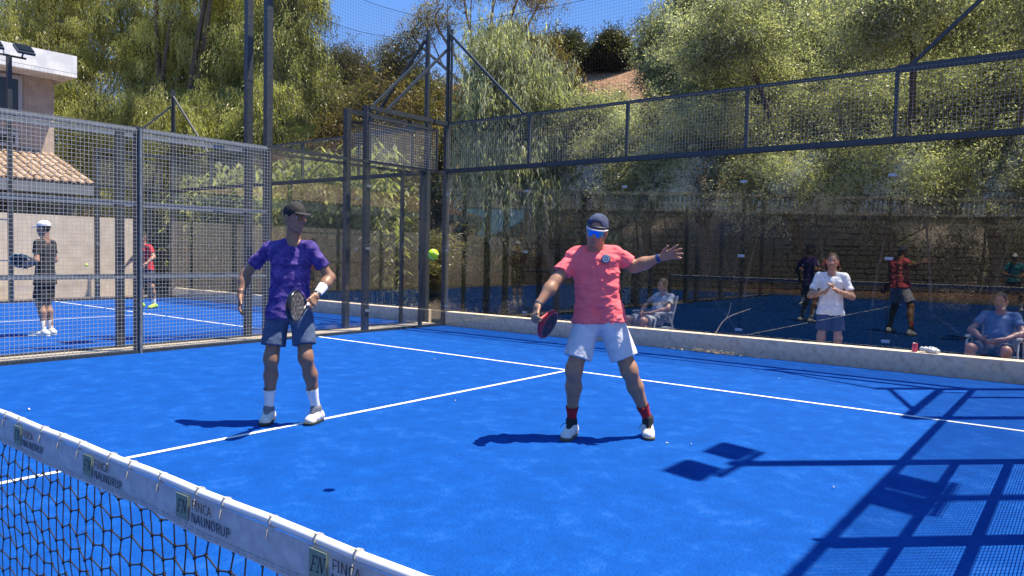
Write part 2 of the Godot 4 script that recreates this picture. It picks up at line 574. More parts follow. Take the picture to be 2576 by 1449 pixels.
# a back wall: five panes of glass 3 m high with a metre of mesh on top
func back_wall(x0: float, z: float, out: float, label: String) -> void:
	var t := thing("glass_back_wall", label, "glass wall", Vector3(x0, 0, z), 0.0, "glass end walls of the courts")
	var x := Vector3.RIGHT
	for j in 5:
		glass_pane(t, Vector3(j * 2.0, 0, 0), x, 2.0, 2.985)
	for j in range(1, 5):
		for y in [0.39, 1.49, 2.59]:
			clamp_plate(t, Vector3(j * 2.0, y, 0), x, Vector3(0, 0, -out))
	for j in range(0, 6):
		for y in [0.39, 1.49, 2.59]:
			if j == 0 or j == 5:
				clamp_plate(t, Vector3(j * 2.0 + (0.06 if j == 0 else -0.06), y, 0), x, Vector3(0, 0, -out))
	part_bar(t, "glass_rail", Vector3(0, 3.045, out * 0.03), Vector3(10, 3.045, out * 0.03), 0.1, 0.08)
	part_bar(t, "top_rail", Vector3(0, 3.97, out * 0.03), Vector3(8, 3.97, out * 0.03), 0.045, 0.045)
	part_bar(t, "top_rail", Vector3(8, 3.97, out * 0.03), Vector3(10, 3.97, out * 0.03), 0.08, 0.09)
	for j in 5:
		mesh_panel(t, Vector3(j * 2.0, 0, -out * 0.012), x, 2.0, 3.08, 3.96, 0.05, 0.0017)
		if j > 0:
			part_bar(t, "mesh_post", Vector3(j * 2.0, 3.085, out * 0.03), Vector3(j * 2.0, 3.945, out * 0.03), 0.045, 0.06)

func corner_post(p: Vector3, sx: float, sz: float, label: String) -> void:
	var t := thing("corner_post", label, "post", p, 0.0, "tall corner posts of the courts")
	part_bar(t, "post", Vector3(-sx * 0.06, 0, -sz * 0.06), Vector3(-sx * 0.06, 4.02, -sz * 0.06), 0.1, 0.1)
	part_bar(t, "mast", Vector3(-sx * 0.05, 4.02, -sz * 0.05), Vector3(-sx * 0.05, 5.9, -sz * 0.05), 0.055, 0.055)
	part_bar(t, "mast", Vector3(-sx * 0.05, 4.02, -sz * 0.05) + Vector3(sx * 0.075, 0, -0.02), Vector3(-sx * 0.05, 5.82, -sz * 0.05) + Vector3(sx * 0.075, 0, -0.02), 0.035, 0.035)
	part_bar(t, "brace", Vector3(sx * 0.03, 5.7, -sz * 0.03), Vector3(sx * 1.85, 4.0, -sz * 0.03), 0.045, 0.045)
	part_bar(t, "brace", Vector3(-sx * 0.03, 5.4, sz * 0.02), Vector3(-sx * 0.03, 4.0, sz * 1.55), 0.045, 0.045)

# a side wall along z: two panes, mesh from z 4 to 8.8, tall post at z 4; n = +1 when the court lies towards +x
func side_wall(x: float, z0: float, dz: float, n: float, tall: float, label: String, ending := 8.8, meshed := true) -> void:
	var t := thing("side_wall", label, "fence", Vector3(x, 0, z0), 0.0, "side walls of glass and mesh")
	var d := Vector3(0, 0, dz)
	var q := -n * 0.06
	for j in 2:
		glass_pane(t, Vector3(0, 0, dz * j * 2.0), d, 2.0, 2.985)
	for y in [0.39, 1.49, 2.59]:
		clamp_plate(t, Vector3(0, y, dz * 2.0), d, Vector3(n, 0, 0))
	part_bar(t, "glass_rail", Vector3(q * 0.5, 3.02, 0), Vector3(q * 0.5, 3.02, dz * 4.0), 0.06, 0.045)
	part_bar(t, "top_rail", Vector3(q * 0.5, 3.97, 0), Vector3(q * 0.5, 3.97, dz * 2.0), 0.07, 0.08)
	mesh_panel(t, Vector3(n * 0.012, 0, dz * 0.3), d, 1.7, 3.05, 3.8)
	part_bar(t, "panel_frame", Vector3(n * 0.012, 3.8, dz * 0.3), Vector3(n * 0.012, 3.8, dz * 2.0), 0.03, 0.04)
	part_bar(t, "panel_frame", Vector3(n * 0.012, 3.05, dz * 0.3), Vector3(n * 0.012, 3.82, dz * 0.3), 0.03, 0.035)
	part_bar(t, "post", Vector3(q, 0, dz * 2.0), Vector3(q, 4.0, dz * 2.0), 0.1, 0.1)
	part_bar(t, "post", Vector3(q, 0, dz * 0.62), Vector3(q, 3.0, dz * 0.62), 0.06, 0.06)
	part_bar(t, "post", Vector3(q, 0, dz * 4.0), Vector3(q, 5.95 if tall == 4.0 else 3.05, dz * 4.0), 0.1, 0.1)
	var z := 4.0
	while z < ending - 0.1:
		var w := minf(2.0, ending - z)
		if meshed:
			mesh_panel(t, Vector3(n * 0.004, 0, dz * z), d, w, 0.03, 3.0, 0.05, 0.0027)
		for y in [0.03, 1.03, 2.02, 3.0]:
			part_bar(t, "rail", Vector3(q * 0.55, y, dz * (z + 0.05)), Vector3(q * 0.55, y, dz * (z + w - 0.05)), 0.045, 0.04 if y < 2.5 else 0.06, M.rail)
		part_bar(t, "post", Vector3(q, 0, dz * (z + w)), Vector3(q, 5.95 if tall == z + w else 3.05, dz * (z + w)), 0.09, 0.09)
		part_bar(t, "frame_upright", Vector3(n * 0.006, 0, dz * (z + w)), Vector3(n * 0.006, 3.02, dz * (z + w)), 0.05, 0.03, M.rail)
		z += w
	part_bar(t, "sill", Vector3(q * 0.6, 0.02, 0), Vector3(q * 0.6, 0.02, dz * ending), 0.1, 0.04)

# knotted netting between a and b, from y0 up to ya at a and yb at b, with sag
func netting(label: String, a: Vector3, b: Vector3, y0: float, ya: float, yb: float, sag := 0.12, cell := 0.058) -> void:
	var t := Mb.new()
	var w := (b - a).length()
	var d := (b - a) / w
	var nv := int(w / cell)
	var r := 0.0012
	var side := d.cross(Vector3.UP)
	var top := func(s: float) -> float: return lerpf(ya, yb, s) - sag * 4.0 * s * (1.0 - s)
	var off := func(s: float, y: float) -> Vector3: return side * (0.05 * sin(s * 9.0 + y * 1.7) * sin(PI * s))
	for j in nv + 1:
		var s := float(j) / nv
		var y1: float = top.call(s)
		var p := a + d * w * s
		var mid := (y0 + y1) / 2.0
		t.wire(Vector3(p.x, y0, p.z) + off.call(s, y0), Vector3(p.x, mid, p.z) + off.call(s, mid), r)
		t.wire(Vector3(p.x, mid, p.z) + off.call(s, mid), Vector3(p.x, y1, p.z) + off.call(s, y1), r)
	var nh := int((maxf(ya, yb) - y0) / cell)
	var segs := 12
	for j in nh + 1:
		var f := float(j) / nh
		var last := Vector3.ZERO
		for e in segs + 1:
			var s := float(e) / segs
			var y: float = lerpf(y0, top.call(s), f)
			var p: Vector3 = a + d * w * s + Vector3(0, y, 0) + off.call(s, y)
			if e > 0:
				t.wire(last, p, r if j < nh else 0.005)
			last = p
	stuff(tag(obj("ball_netting", t, M.twine), label, "netting", "netting above the walls"))

func fences() -> void:
	back_wall(0, 0, -1.0, "glass back wall behind the two players on the near blue court")
	back_wall(-10.65, 0, -1.0, "glass back wall of the left court beyond the double fence")
	back_wall(0, 20, 1.0, "glass end wall on the far side of the net, seen only mirrored")
	corner_post(Vector3(0, 0, 0), 1, 1, "tall braced corner post where the near back glass meets the side glass")
	corner_post(Vector3(-0.65, 0, 0), -1, 1, "tall braced post just left of the near court's corner post")
	corner_post(Vector3(-10.65, 0, 0), 1, 1, "distant braced corner post in front of the trees at left")
	corner_post(Vector3(10, 0, 0), -1, 1, "corner post at the right end of the back glass with dark brace")
	side_wall(0, 0, 1.0, 1.0, 4.0, "mesh and glass side wall along the near blue court")
	side_wall(-0.65, 0, 1.0, -1.0, 4.0, "second side wall close behind, belonging to the left court", 8.8, false)
	side_wall(-10.65, 0, 1.0, 1.0, 4.0, "far side wall of the left court before the beige building", 8.8, false)
	side_wall(10, 0, 1.0, -1.0, 4.0, "side wall on the right, throwing its barred shadow on the turf", 7.0)
	side_wall(0, 20, -1.0, 1.0, 4.0, "left side wall beyond the net, mirrored in the glass")
	side_wall(10, 20, -1.0, -1.0, 4.0, "right side wall beyond the net behind the camera")
	netting("fine dark netting above the back glass of the near court", Vector3(0, 0, -0.05), Vector3(10, 0, -0.05), 4.0, 5.9, 5.9)
	netting("dark netting above the near side glass up to the corner post", Vector3(-0.02, 0, 0), Vector3(-0.02, 0, 4), 3.0, 5.9, 5.9, 0.1)
	netting("dark netting above the left court's side glass", Vector3(-0.68, 0, 0.05), Vector3(-0.68, 0, 4), 3.05, 5.75, 5.9, 0.35)
	netting("netting over the far fence in front of the building", Vector3(-10.68, 0, 0.1), Vector3(-10.68, 0, 12), 3.05, 5.8, 5.9, 0.0, 0.09)
	# pairs of lamps on the tall posts
	floodlight(Vector3(10.06, 5.95, 4), "pair of floodlights on the right side wall throwing the shadow on the turf", -1.0)
	floodlight(Vector3(-10.71, 5.95, 4.05), "pair of dark floodlights on a pole in front of the building", 1.0)
	floodlight(Vector3(-0.06, 5.95, 4), "pair of floodlights on the tall post of the near side wall", 1.0)
	var t := thing("lamp_post", "slim lamp post standing right of the court, seen by its shadow", "post", Vector3(11.3, 0, 3.9))
	part_bar(t, "pole", Vector3.ZERO, Vector3(0, 5.95, 0), 0.08, 0.08)
	floodlight(Vector3(11.3, 5.95, 3.9), "pair of floodlights on the separate post right of the court", -1.0, 0.21)

func floodlight(p: Vector3, label: String, n: float, gap := 0.33) -> void:
	var t := thing("floodlight", label, "floodlight", p, 0.0, "floodlight pairs on posts")
	part_bar(t, "crossbar", Vector3(0, 0.02, -0.42), Vector3(0, 0.02, 0.42), 0.05, 0.04)
	var b := Mb.new()
	b.bx(-0.05, 0.041, -0.06, 0.05, 0.15, 0.06)
	obj("junction_box", b, M.white, t)
	for s in [-1.0, 1.0]:
		var m := Mb.new()
		var bs := Basis(Vector3(0, 0, 1), -n * 0.6)
		var o := Vector3(n * 0.14, 0.2, s * gap)
		m.box(o, bs * Vector3(0.2, 0, 0), bs * Vector3(0, 0.03, 0), Vector3(0, 0, 0.19))
		for k in 5:
			m.box(o + bs * Vector3(-0.14 + k * 0.07, 0.05, 0), bs * Vector3(0.006, 0, 0), bs * Vector3(0, 0.025, 0), Vector3(0, 0, 0.17))
		var h := obj("lamp_head", m, M.darksteel, t)
		var g := Mb.new()
		g.box(o + bs * Vector3(0, -0.033, 0), bs * Vector3(0.17, 0, 0), bs * Vector3(0, 0.002, 0), Vector3(0, 0, 0.16))
		obj("lens", g, M.lens, h)
		part_bar(t, "bracket", Vector3(0, 0.04, s * gap), o, 0.03, 0.03)

# ------------------------------------------------------------------ the net
func net_across() -> void:
	var t := thing("court_net", "black court net with white printed band in the foreground", "net", Vector3(0, 0, 10))
	var hem := func(x: float) -> float: return 0.822 + 0.004 * sin(x * 7.0) + 0.005 * wave.get_noise_1d(x * 3.0)
	var m := Mb.new()
	var seg := 240
	var k0 := 0
	for j in seg + 1:
		var x := 10.0 * j / seg
		for r in 5:
			var f := r / 4.0
			var y: float = lerpf(0.905, hem.call(x), f)
			var z := 0.012 + 0.004 * sin(f * PI) + 0.006 * f * wave.get_noise_2d(x * 4.0, f * 2.0)
			m.vert(Vector3(x, y, z), Vector3(0.06 * wave.get_noise_2d(x * 9.0, f), 0, 1).normalized(), Vector2(x, f))
		if j > 0:
			for r in 4:
				var a := k0 + (j - 1) * 5 + r
				m.tri(a, a + 1, a + 5); m.tri(a + 1, a + 6, a + 5)
	var band := obj("white_band", m, M.tape, t)
	# hem stitching
	var st := Mb.new()
	for q in [0.010, 0.017]:
		for j in 400:
			var x := 10.0 * j / 400.0
			st.wire(Vector3(x, hem.call(x) + q, 0.0165), Vector3(x + 0.018, hem.call(x + 0.018) + q, 0.0165), 0.0007)
	stuff(obj("stitching", st, mat(Color(0.32, 0.31, 0.28), 0.9), band))
	var tp := PackedVector3Array(); var tr := PackedFloat32Array()
	for j in 81:
		tp.push_back(Vector3(j * 0.125, 0.911 + 0.0015 * sin(j * 1.7), 0.0)); tr.push_back(0.0105)
	var cd := Mb.new()
	cd.tube(tp, tr, 8)
	obj("top_cord", cd, mat(Color(0.80, 0.79, 0.75), 0.45), t)
	for j in 71:
		var x := 0.06 + j * 0.14 + 0.02 * sin(j * 2.3)
		var c := Mb.new()
		c.tube(PackedVector3Array([Vector3(x - 0.003, 0.911, 0), Vector3(x + 0.003, 0.911, 0)]), PackedFloat32Array([0.013, 0.013]), 8)
		c.wire(Vector3(x, 0.9, 0.014), Vector3(x + 0.002, 0.882, 0.018), 0.0022, 4)
		c.wire(Vector3(x, 0.922, 0.004), Vector3(x + 0.004, 0.926, 0.012), 0.0018, 4)
		obj("cable_tie", c, mat(Color(0.42, 0.41, 0.38), 0.6) if j == 0 else (t.get_node("cable_tie") as MeshInstance3D).material_override, t)
	# print on the band
	var font := SystemFont.new()
	font.font_names = PackedStringArray(["Droid Sans"])
	var serif := SystemFont.new()
	serif.font_names = PackedStringArray(["Droid Serif"]); serif.font_italic = true
	for j in 21:
		var x := 0.45 + j * 0.4765
		if x > 9.7:
			break
		var g := Mb.new()
		g.bx(x, 0.848, 0.0195, x + 0.05, 0.902, 0.0205)
		var lg := obj("printed_logo", g, M.logo, band)
		lettering(lg, "FN", serif, Vector3(x + 0.026, 0.875, 0.0206), 0.027, Basis(Vector3(0.85, 0.05, 0), Vector3(0.32, 1.15, 0), Vector3(0, 0, 1)))
		lettering(band, "FINCA", font, Vector3(x + 0.104, 0.887, 0.0195), 0.0215, Basis())
		lettering(band, "NAUNDRUP", font, Vector3(x + 0.138, 0.859, 0.0195), 0.0215, Basis())
	# the cords of the net
	var n := Mb.new()
	var cell := 0.05
	var cols := int(10.0 / cell)
	var rows := 16
	var pt := func(i: int, r: int) -> Vector3:
		var zig := 0.008 * (1.0 if (i + r) % 2 == 0 else -1.0)
		var y := 0.82 - r * 0.0505 + zig + 0.008 * wave.get_noise_2d(i * 0.31, r * 0.4)
		return Vector3(i * cell + 0.012 * wave.get_noise_2d(i * 0.5 + 9.0, r * 0.6), maxf(y, 0.012), 0.002 + 0.012 * wave.get_noise_2d(i * 0.1, r * 0.2))
	for i in cols + 1:
		for r in rows + 1:
			var a: Vector3 = pt.call(i, r)
			if r < rows:
				n.wire(a, pt.call(i, r + 1), 0.0021, 4)
			if i < cols:
				n.wire(a, pt.call(i + 1, r), 0.0021, 4)
			n.box(a, Vector3(0.003, 0, 0), Vector3(0, 0.0036, 0), Vector3(0, 0, 0.003))
	stuff(obj("net_cords", n, M.cord, t))
	for x in [-0.02, 10.02]:
		part_bar(t, "net_post", Vector3(x, 0, 0), Vector3(x, 0.95, 0), 0.06, 0.06)

func lettering(parent: Node, text: String, font: Font, at: Vector3, size: float, b: Basis) -> void:
	var t := TextMesh.new()
	t.text = text; t.font = font; t.font_size = 32; t.pixel_size = size / 24.0; t.depth = 0.0006; t.curve_step = 1.5
	t.horizontal_alignment = HORIZONTAL_ALIGNMENT_CENTER; t.vertical_alignment = VERTICAL_ALIGNMENT_CENTER
	var o := MeshInstance3D.new()
	o.name = "lettering"; o.mesh = t; o.material_override = M.ink
	o.transform = Transform3D(b, at)
	parent.add_child(o, true)

# ------------------------------------------------------------------ building on the left
func building() -> void:
	var w := Mb.new()
	w.bx(-12.6, -0.1, 0.3, -12.35, 2.25, 22)
	tag(obj("garden_wall", w, M.plaster), "low sunlit beige wall behind the far fence of the left court", "wall")
	var t := thing("clubhouse", "beige two storey building with tiled porch roof and white fascia", "building", Vector3.ZERO)
	var m := Mb.new()
	m.bx(-24, 0, 0.95, -14.6, 3.0, 26)
	obj("lower_wall", m, M.grey, t)
	m = Mb.new()
	m.bx(-24, 3.0, 0.8, -16.6, 6.74, 26)
	obj("upper_wall", m, M.pinkplaster, t)
	m = Mb.new()
	m.bx(-25, 6.74, 0.5, -15.6, 7.42, 27)
	obj("fascia", m, M.paint, t)
	m = Mb.new()
	m.bx(-13.75, 2.92, 0.8, -13.55, 3.2, 26)
	obj("eave_board", m, mat(Color(0.16, 0.18, 0.21), 0.7), t)
	m = Mb.new()
	m.quad(Vector3(-13.6, 3.2, 0.8), Vector3(-13.6, 3.2, 26), Vector3(-16.62, 4.3, 26), Vector3(-16.62, 4.3, 0.8), Vector3(0.36, 0.93, 0))
	m.quad(Vector3(-13.6, 3.19, 0.8), Vector3(-13.6, 3.19, 26), Vector3(-16.62, 3.19, 26), Vector3(-16.62, 3.19, 0.8), Vector3(0, -1, 0))
	m.quad(Vector3(-13.6, 3.195, 0.8), Vector3(-16.62, 4.29, 0.8), Vector3(-16.62, 3.195, 0.8), Vector3(-13.6, 3.195, 0.8), Vector3(0, 0, -1))
	var roof := obj("porch_roof", m, mat(Color(0.2, 0.11, 0.07), 0.9), t)
	var tl := []
	for k in 4:
		tl.append(surf(ntex(0.05, [0.2, 0.8], [Color(0.26 + 0.05 * k, 0.17 + 0.04 * k, 0.10 + 0.03 * k), Color(0.44 + 0.03 * k, 0.33 + 0.025 * k, 0.22 + 0.03 * k)], 128, 3, k), 3.0, 0.9))
	var tm := Mb.new()   # one barrel tile along -x and up the slope
	var sl := Vector3(-3.02, 1.1, 0).normalized()
	var up := Vector3(1.1, 3.02, 0).normalized()
	for e in 5:
		for r in 2:
			var a := PI * e / 4.0
			var rad := 0.105 - 0.02 * r
			tm.vert(sl * (0.46 * r) + Vector3(0, 0, 1) * cos(a) * rad + up * sin(a) * rad, Vector3(0, 0, 1) * cos(a) + up * sin(a), Vector2(e / 4.0, r))
	for e in 4:
		tm.tri(e * 2, e * 2 + 1, e * 2 + 2); tm.tri(e * 2 + 1, e * 2 + 3, e * 2 + 2)
	var tile := tm.mesh()
	var count := 0
	var rest := []
	for r in 8:
		var z0 := 0.9
		for c in 60:
			var z := z0 + c * 0.23
			if z > 12.0:
				continue
			var p := Vector3(-13.56, 3.21, z) + sl * (r * 0.41) + up * rng.randf_range(0.0, 0.02)
			var o := MeshInstance3D.new()
			o.name = "roof_tile"; o.mesh = tile; o.material_override = tl[rng.randi() % 4]
			o.position = p; o.rotation.y = rng.randf_range(-0.04, 0.04)
			if count < 298:
				roof.add_child(o, true)
				count += 1
			else:
				rest.append(o.transform)
				o.free()
	var more := MultiMesh.new()
	more.transform_format = MultiMesh.TRANSFORM_3D
	more.mesh = tile
	more.instance_count = rest.size()
	for j in rest.size():
		more.set_instance_transform(j, rest[j])
	var mi := MultiMeshInstance3D.new()
	mi.name = "roof_tiles"; mi.multimesh = more; mi.material_override = tl[1]
	roof.add_child(mi)
	stuff(mi)
	# windows upstairs
	for q in [[1.8, 2.9, 5.3, 6.6], [3.2, 4.4, 5.3, 6.6], [4.9, 6.8, 5.3, 6.6], [1.9, 3.0, 4.5, 4.85]]:
		var f := Mb.new()
		f.bx(-16.62, q[2], q[0], -16.52, q[3], q[1])
		var win := obj("window", f, M.window, t)
		var fr := Mb.new()
		for e in [q[0], q[1]]:
			fr.bx(-16.6, q[2] - 0.05, e - 0.05, -16.48, q[3] + 0.05, e + 0.05)
		for e in [q[2], q[3]]:
			fr.bx(-16.6, e - 0.05, q[0] + 0.05, -16.485, e + 0.05, q[1] - 0.05)
		obj("window_frame", fr, mat(Color(0.4, 0.42, 0.44), 0.6), win)

func stone_wall() -> void:
	# retaining wall with a balustrade beyond the far half, seen mirrored in the back glass
	var a := Vector3(-16.5, 0, 15.4)
	var d := Vector3(0.792, 0, 0.61)
	var n := Vector3(0.61, 0, -0.792)
	var t := thing("retaining_wall", "rough stone retaining wall under a white balustrade, mirrored in the glass", "wall", a)
	var m := Mb.new()
	m.box(d * 17.0 + Vector3(0, 1.85, 0) - n * 0.4, d * 18.0, Vector3(0, 1.85, 0), n * 0.4)
	obj("wall_core", m, M.stone, t)
	var s := Mb.new()
	var y := 0.0
	var row := 0
	while y < 3.6:
		var h := rng.randf_range(0.2, 0.36)
		var x := -1.0 - rng.randf() * 0.5
		while x < 34.0:
			var w := rng.randf_range(0.3, 0.75)
			var dep := rng.randf_range(0.04, 0.09)
			s.box(d * (x + w / 2.0) + Vector3(0, y + h / 2.0, 0) + n * 0.02, d * (w / 2.0 - 0.02), Vector3(rng.randf_range(-0.01, 0.01), h / 2.0 - 0.018, 0), n * dep)
			x += w
		y += h
		row += 1
	stuff(obj("stones", s, M.stone, t))
	var tarp := Mb.new()
	var rows := 6
	for j in 25:
		var x := 0.6 + j * 0.2
		var drop := 0.5 + 0.9 * sin(PI * j / 24.0)
		for r in rows:
			var f := float(r) / (rows - 1)
			tarp.vert(d * x + n * (0.22 + 0.25 * f + 0.05 * sin(x * 5.0) * f) + Vector3(0, 3.62 - drop * f, 0), (n + Vector3(0, 0.5, 0) + d * 0.2 * cos(x * 5.0)).normalized())
		if j > 0:
			for r in rows - 1:
				var q := (j - 1) * rows + r
				tarp.tri(q, q + 1, q + rows); tarp.tri(q + 1, q + rows + 1, q + rows)
	var to := obj("blue_tarp", tarp, mat(Color(0.03, 0.20, 0.42), 0.6))
	to.position = a
	tag(to, "blue tarpaulin hung under the mirrored balustrade at its left end", "tarpaulin")
	var b := thing("balustrade", "pale balustrade on top of the stone retaining wall", "balustrade", a + Vector3(0, 3.7, 0))
	m = Mb.new()
	m.box(d * 17.0 + Vector3(0, 0.06, 0), d * 18.0, Vector3(0, 0.06, 0), n * 0.16)
	m.box(d * 17.0 + Vector3(0, 0.86, 0), d * 18.0, Vector3(0, 0.07, 0), n * 0.16)
	obj("rails", m, M.weathered, b)
	var bal := Mb.new()
	bal.lathe(Vector3.ZERO, PackedVector2Array([Vector2(0.06, 0.12), Vector2(0.05, 0.17), Vector2(0.085, 0.3), Vector2(0.07, 0.42), Vector2(0.035, 0.6), Vector2(0.05, 0.7), Vector2(0.06, 0.79)]), 8)
	var bm := bal.mesh()
	for j in 150:
		var o := MeshInstance3D.new()
		o.name = "baluster"; o.mesh = bm; o.material_override = M.weathered
		o.position = d * (-0.8 + j * 0.23)
		b.add_child(o, true)
	for j in 9:
		var p := Mb.new()
		p.box(d * (-0.9 + j * 4.2) + Vector3(0, 0.5, 0), d * 0.2, Vector3(0, 0.5, 0), n * 0.2)
		obj("pier", p, M.weathered, b)

# ------------------------------------------------------------------ plants
func leaf(m: Mb, p: Vector3, d: Vector3, w: float, fold: Vector3) -> void:
	var s := d.cross(fold).normalized() * w
	var nn := s.cross(d).normalized()
	if nn.y < 0.0:
		nn = -nn
	var k := m.vert(p, nn); m.vert(p + d * 0.45 + s, nn); m.vert(p + d, nn); m.vert(p + d * 0.45 - s, nn)
	m.tri(k, k + 1, k + 2); m.tri(k, k + 2, k + 3)

func rnd_dir(r: RandomNumberGenerator) -> Vector3:
	return Vector3(r.randfn(), r.randfn(), r.randfn()).normalized()

# clump of small leaves along short twigs
func clump_fine(seed_: int, leaves: int, rad: float, ln: float, w: float, droop: float) -> ArrayMesh:
	var r := RandomNumberGenerator.new()
	r.seed = seed_
	var m := Mb.new()
	var tw := 5
	for j in tw:
		var d := rnd_dir(r)
		d.y = d.y * 0.8 - droop * 0.5
		d = d.normalized()
		for e in leaves / tw:
			var s := 0.15 + 0.85 * float(e) / (leaves / tw)
			var p := d * rad * s + Vector3(0, -droop * rad * s * s * 0.8, 0) + rnd_dir(r) * rad * 0.12
			var ld := (d * 0.7 + rnd_dir(r) * 0.8 + Vector3(0, -droop, 0)).normalized() * ln * r.randf_range(0.7, 1.25)
			leaf(m, p, ld, w * r.randf_range(0.8, 1.2), rnd_dir(r))
	return m.mesh()

# hanging strands of narrow leaves
func clump_hanging(seed_: int, strands: int, length: float, each: int, ln: float, w: float) -> ArrayMesh:
	var r := RandomNumberGenerator.new()
	r.seed = seed_
	var m := Mb.new()
	for j in strands:
		var o := Vector3(r.randfn(0, 0.2), r.randfn(0, 0.1), r.randfn(0, 0.2))
		var out := Vector3(r.randfn(), 0, r.randfn()).normalized()
		for e in each:
			var s := float(e) / each
			var p := o + out * 0.25 * length * sqrt(s) + Vector3(0, -length * s * s * 0.7 - length * 0.3 * s, 0) + rnd_dir(r) * 0.03
			var ld := (out * r.randf_range(0.0, 0.5) + rnd_dir(r) * 0.4 + Vector3(0, -1.0, 0)).normalized() * ln * r.randf_range(0.7, 1.2)
			leaf(m, p, ld, w, rnd_dir(r))
	return m.mesh()

var CL := {}

# lobes: [centre, radii]; instances spread through them, thinned by noise
func crown(parent: Node, lobes: Array, count: int, kinds: Array, lo: Color, hi: Color, seed_: int, size := 1.0, holes := 0.0, called := "crown") -> MultiMeshInstance3D:
	var r := RandomNumberGenerator.new()
	r.seed = seed_
	var spots := []
	var total := 0.0
	for l in lobes:
		total += (l[1] as Vector3).x * (l[1] as Vector3).y
	for l in lobes:
		var rad: Vector3 = l[1]
		var todo := int(count * rad.x * rad.y / total)
		var tries := 0
		while todo > 0 and tries < count * 6:
			tries += 1
			var d := rnd_dir(r)
			var q := pow(r.randf(), 0.42)
			q *= 1.0 + 0.6 * wave.get_noise_3dv(d * 2.2 + Vector3.ONE * seed_)
			var p: Vector3 = l[0] + d * rad * q
			if wave.get_noise_3dv(p * 0.75 + Vector3.ONE * seed_) < holes - 0.25:
				continue
			spots.append(p)
			todo -= 1
	var mm := MultiMesh.new()
	mm.transform_format = MultiMesh.TRANSFORM_3D
	mm.use_colors = true
	mm.mesh = CL[kinds[0]]
	mm.instance_count = spots.size()
	for j in spots.size():
		var b := Basis(Vector3.UP, r.randf() * TAU) * Basis(Vector3.RIGHT, r.randfn(0.0, 0.25))
		b = b.scaled(Vector3.ONE * size * r.randf_range(0.75, 1.3))
		mm.set_instance_transform(j, Transform3D(b, spots[j]))
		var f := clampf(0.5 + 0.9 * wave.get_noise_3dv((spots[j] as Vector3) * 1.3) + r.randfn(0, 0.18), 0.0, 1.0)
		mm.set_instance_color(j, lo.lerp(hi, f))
	var o := MultiMeshInstance3D.new()
	o.name = called if parent != self else numbered(called)
	o.multimesh = mm
	o.material_override = M.foliage
	parent.add_child(o, true)
	stuff(o)
	return o

func limb(parent: Node, called: String, pts: Array, r0: float, r1: float, mt: Material) -> void:
	var m := Mb.new()
	var p := PackedVector3Array(); var rs := PackedFloat32Array()
	var n := pts.size()
	for j in n - 1:
		for e in 4:
			var s := e / 4.0
			var a: Vector3 = pts[maxi(j - 1, 0)]
			var b: Vector3 = pts[j]
			var c: Vector3 = pts[j + 1]
			var d: Vector3 = pts[mini(j + 2, n - 1)]
			p.push_back(b.cubic_interpolate(c, a, d, s))
	p.push_back(pts[n - 1])
	for j in p.size():
		rs.push_back(lerpf(r0, r1, float(j) / (p.size() - 1)))
	m.tube(p, rs, 7)
	obj(called, m, mt, parent)

# a tree with a bent trunk, limbs running out to its lobes, and a crown
func tree(called: String, label: String, bx: float, bz: float, spots: Array, count: int, kind: String, lo: Color, hi: Color, seed_: int, size := 1.0, holes := 0.0, r0 := 0.16, bark: Material = null, group := "trees on the slope behind the courts") -> Node3D:
	var at := Vector3(bx, hgt(bx, bz), bz)
	var lobes := []
	for q in spots:
		lobes.append([Vector3(q[0], q[1], q[2]) - at, Vector3(q[3], q[4], q[3] * 0.9)])
	var t := thing(called, label, "tree", at, 0.0, group)
	var r := RandomNumberGenerator.new()
	r.seed = seed_
	var c := Vector3.ZERO
	for l in lobes:
		c += (l[0] as Vector3) / lobes.size()
	var fork := Vector3(c.x * 0.35, c.y * 0.45, c.z * 0.35)
	limb(t, "trunk", [Vector3(0, -0.3, 0), Vector3(c.x * 0.1 + r.randfn(0, 0.1), c.y * 0.22, c.z * 0.1), fork], r0, r0 * 0.7, bark if bark else M.bark)
	for l in lobes:
		var e: Vector3 = l[0]
		var mid := fork.lerp(e, 0.5) + Vector3(r.randfn(0, 0.2), r.randfn(0.1, 0.15), r.randfn(0, 0.2))
		limb(t, "limb", [fork, mid, e, e + Vector3(r.randfn(0, 0.3), (l[1] as Vector3).y * 0.6, r.randfn(0, 0.3))], r0 * 0.55, r0 * 0.12, bark if bark else M.bark)
	crown(t, lobes, count, [kind], lo, hi, seed_, size, holes)
	return t

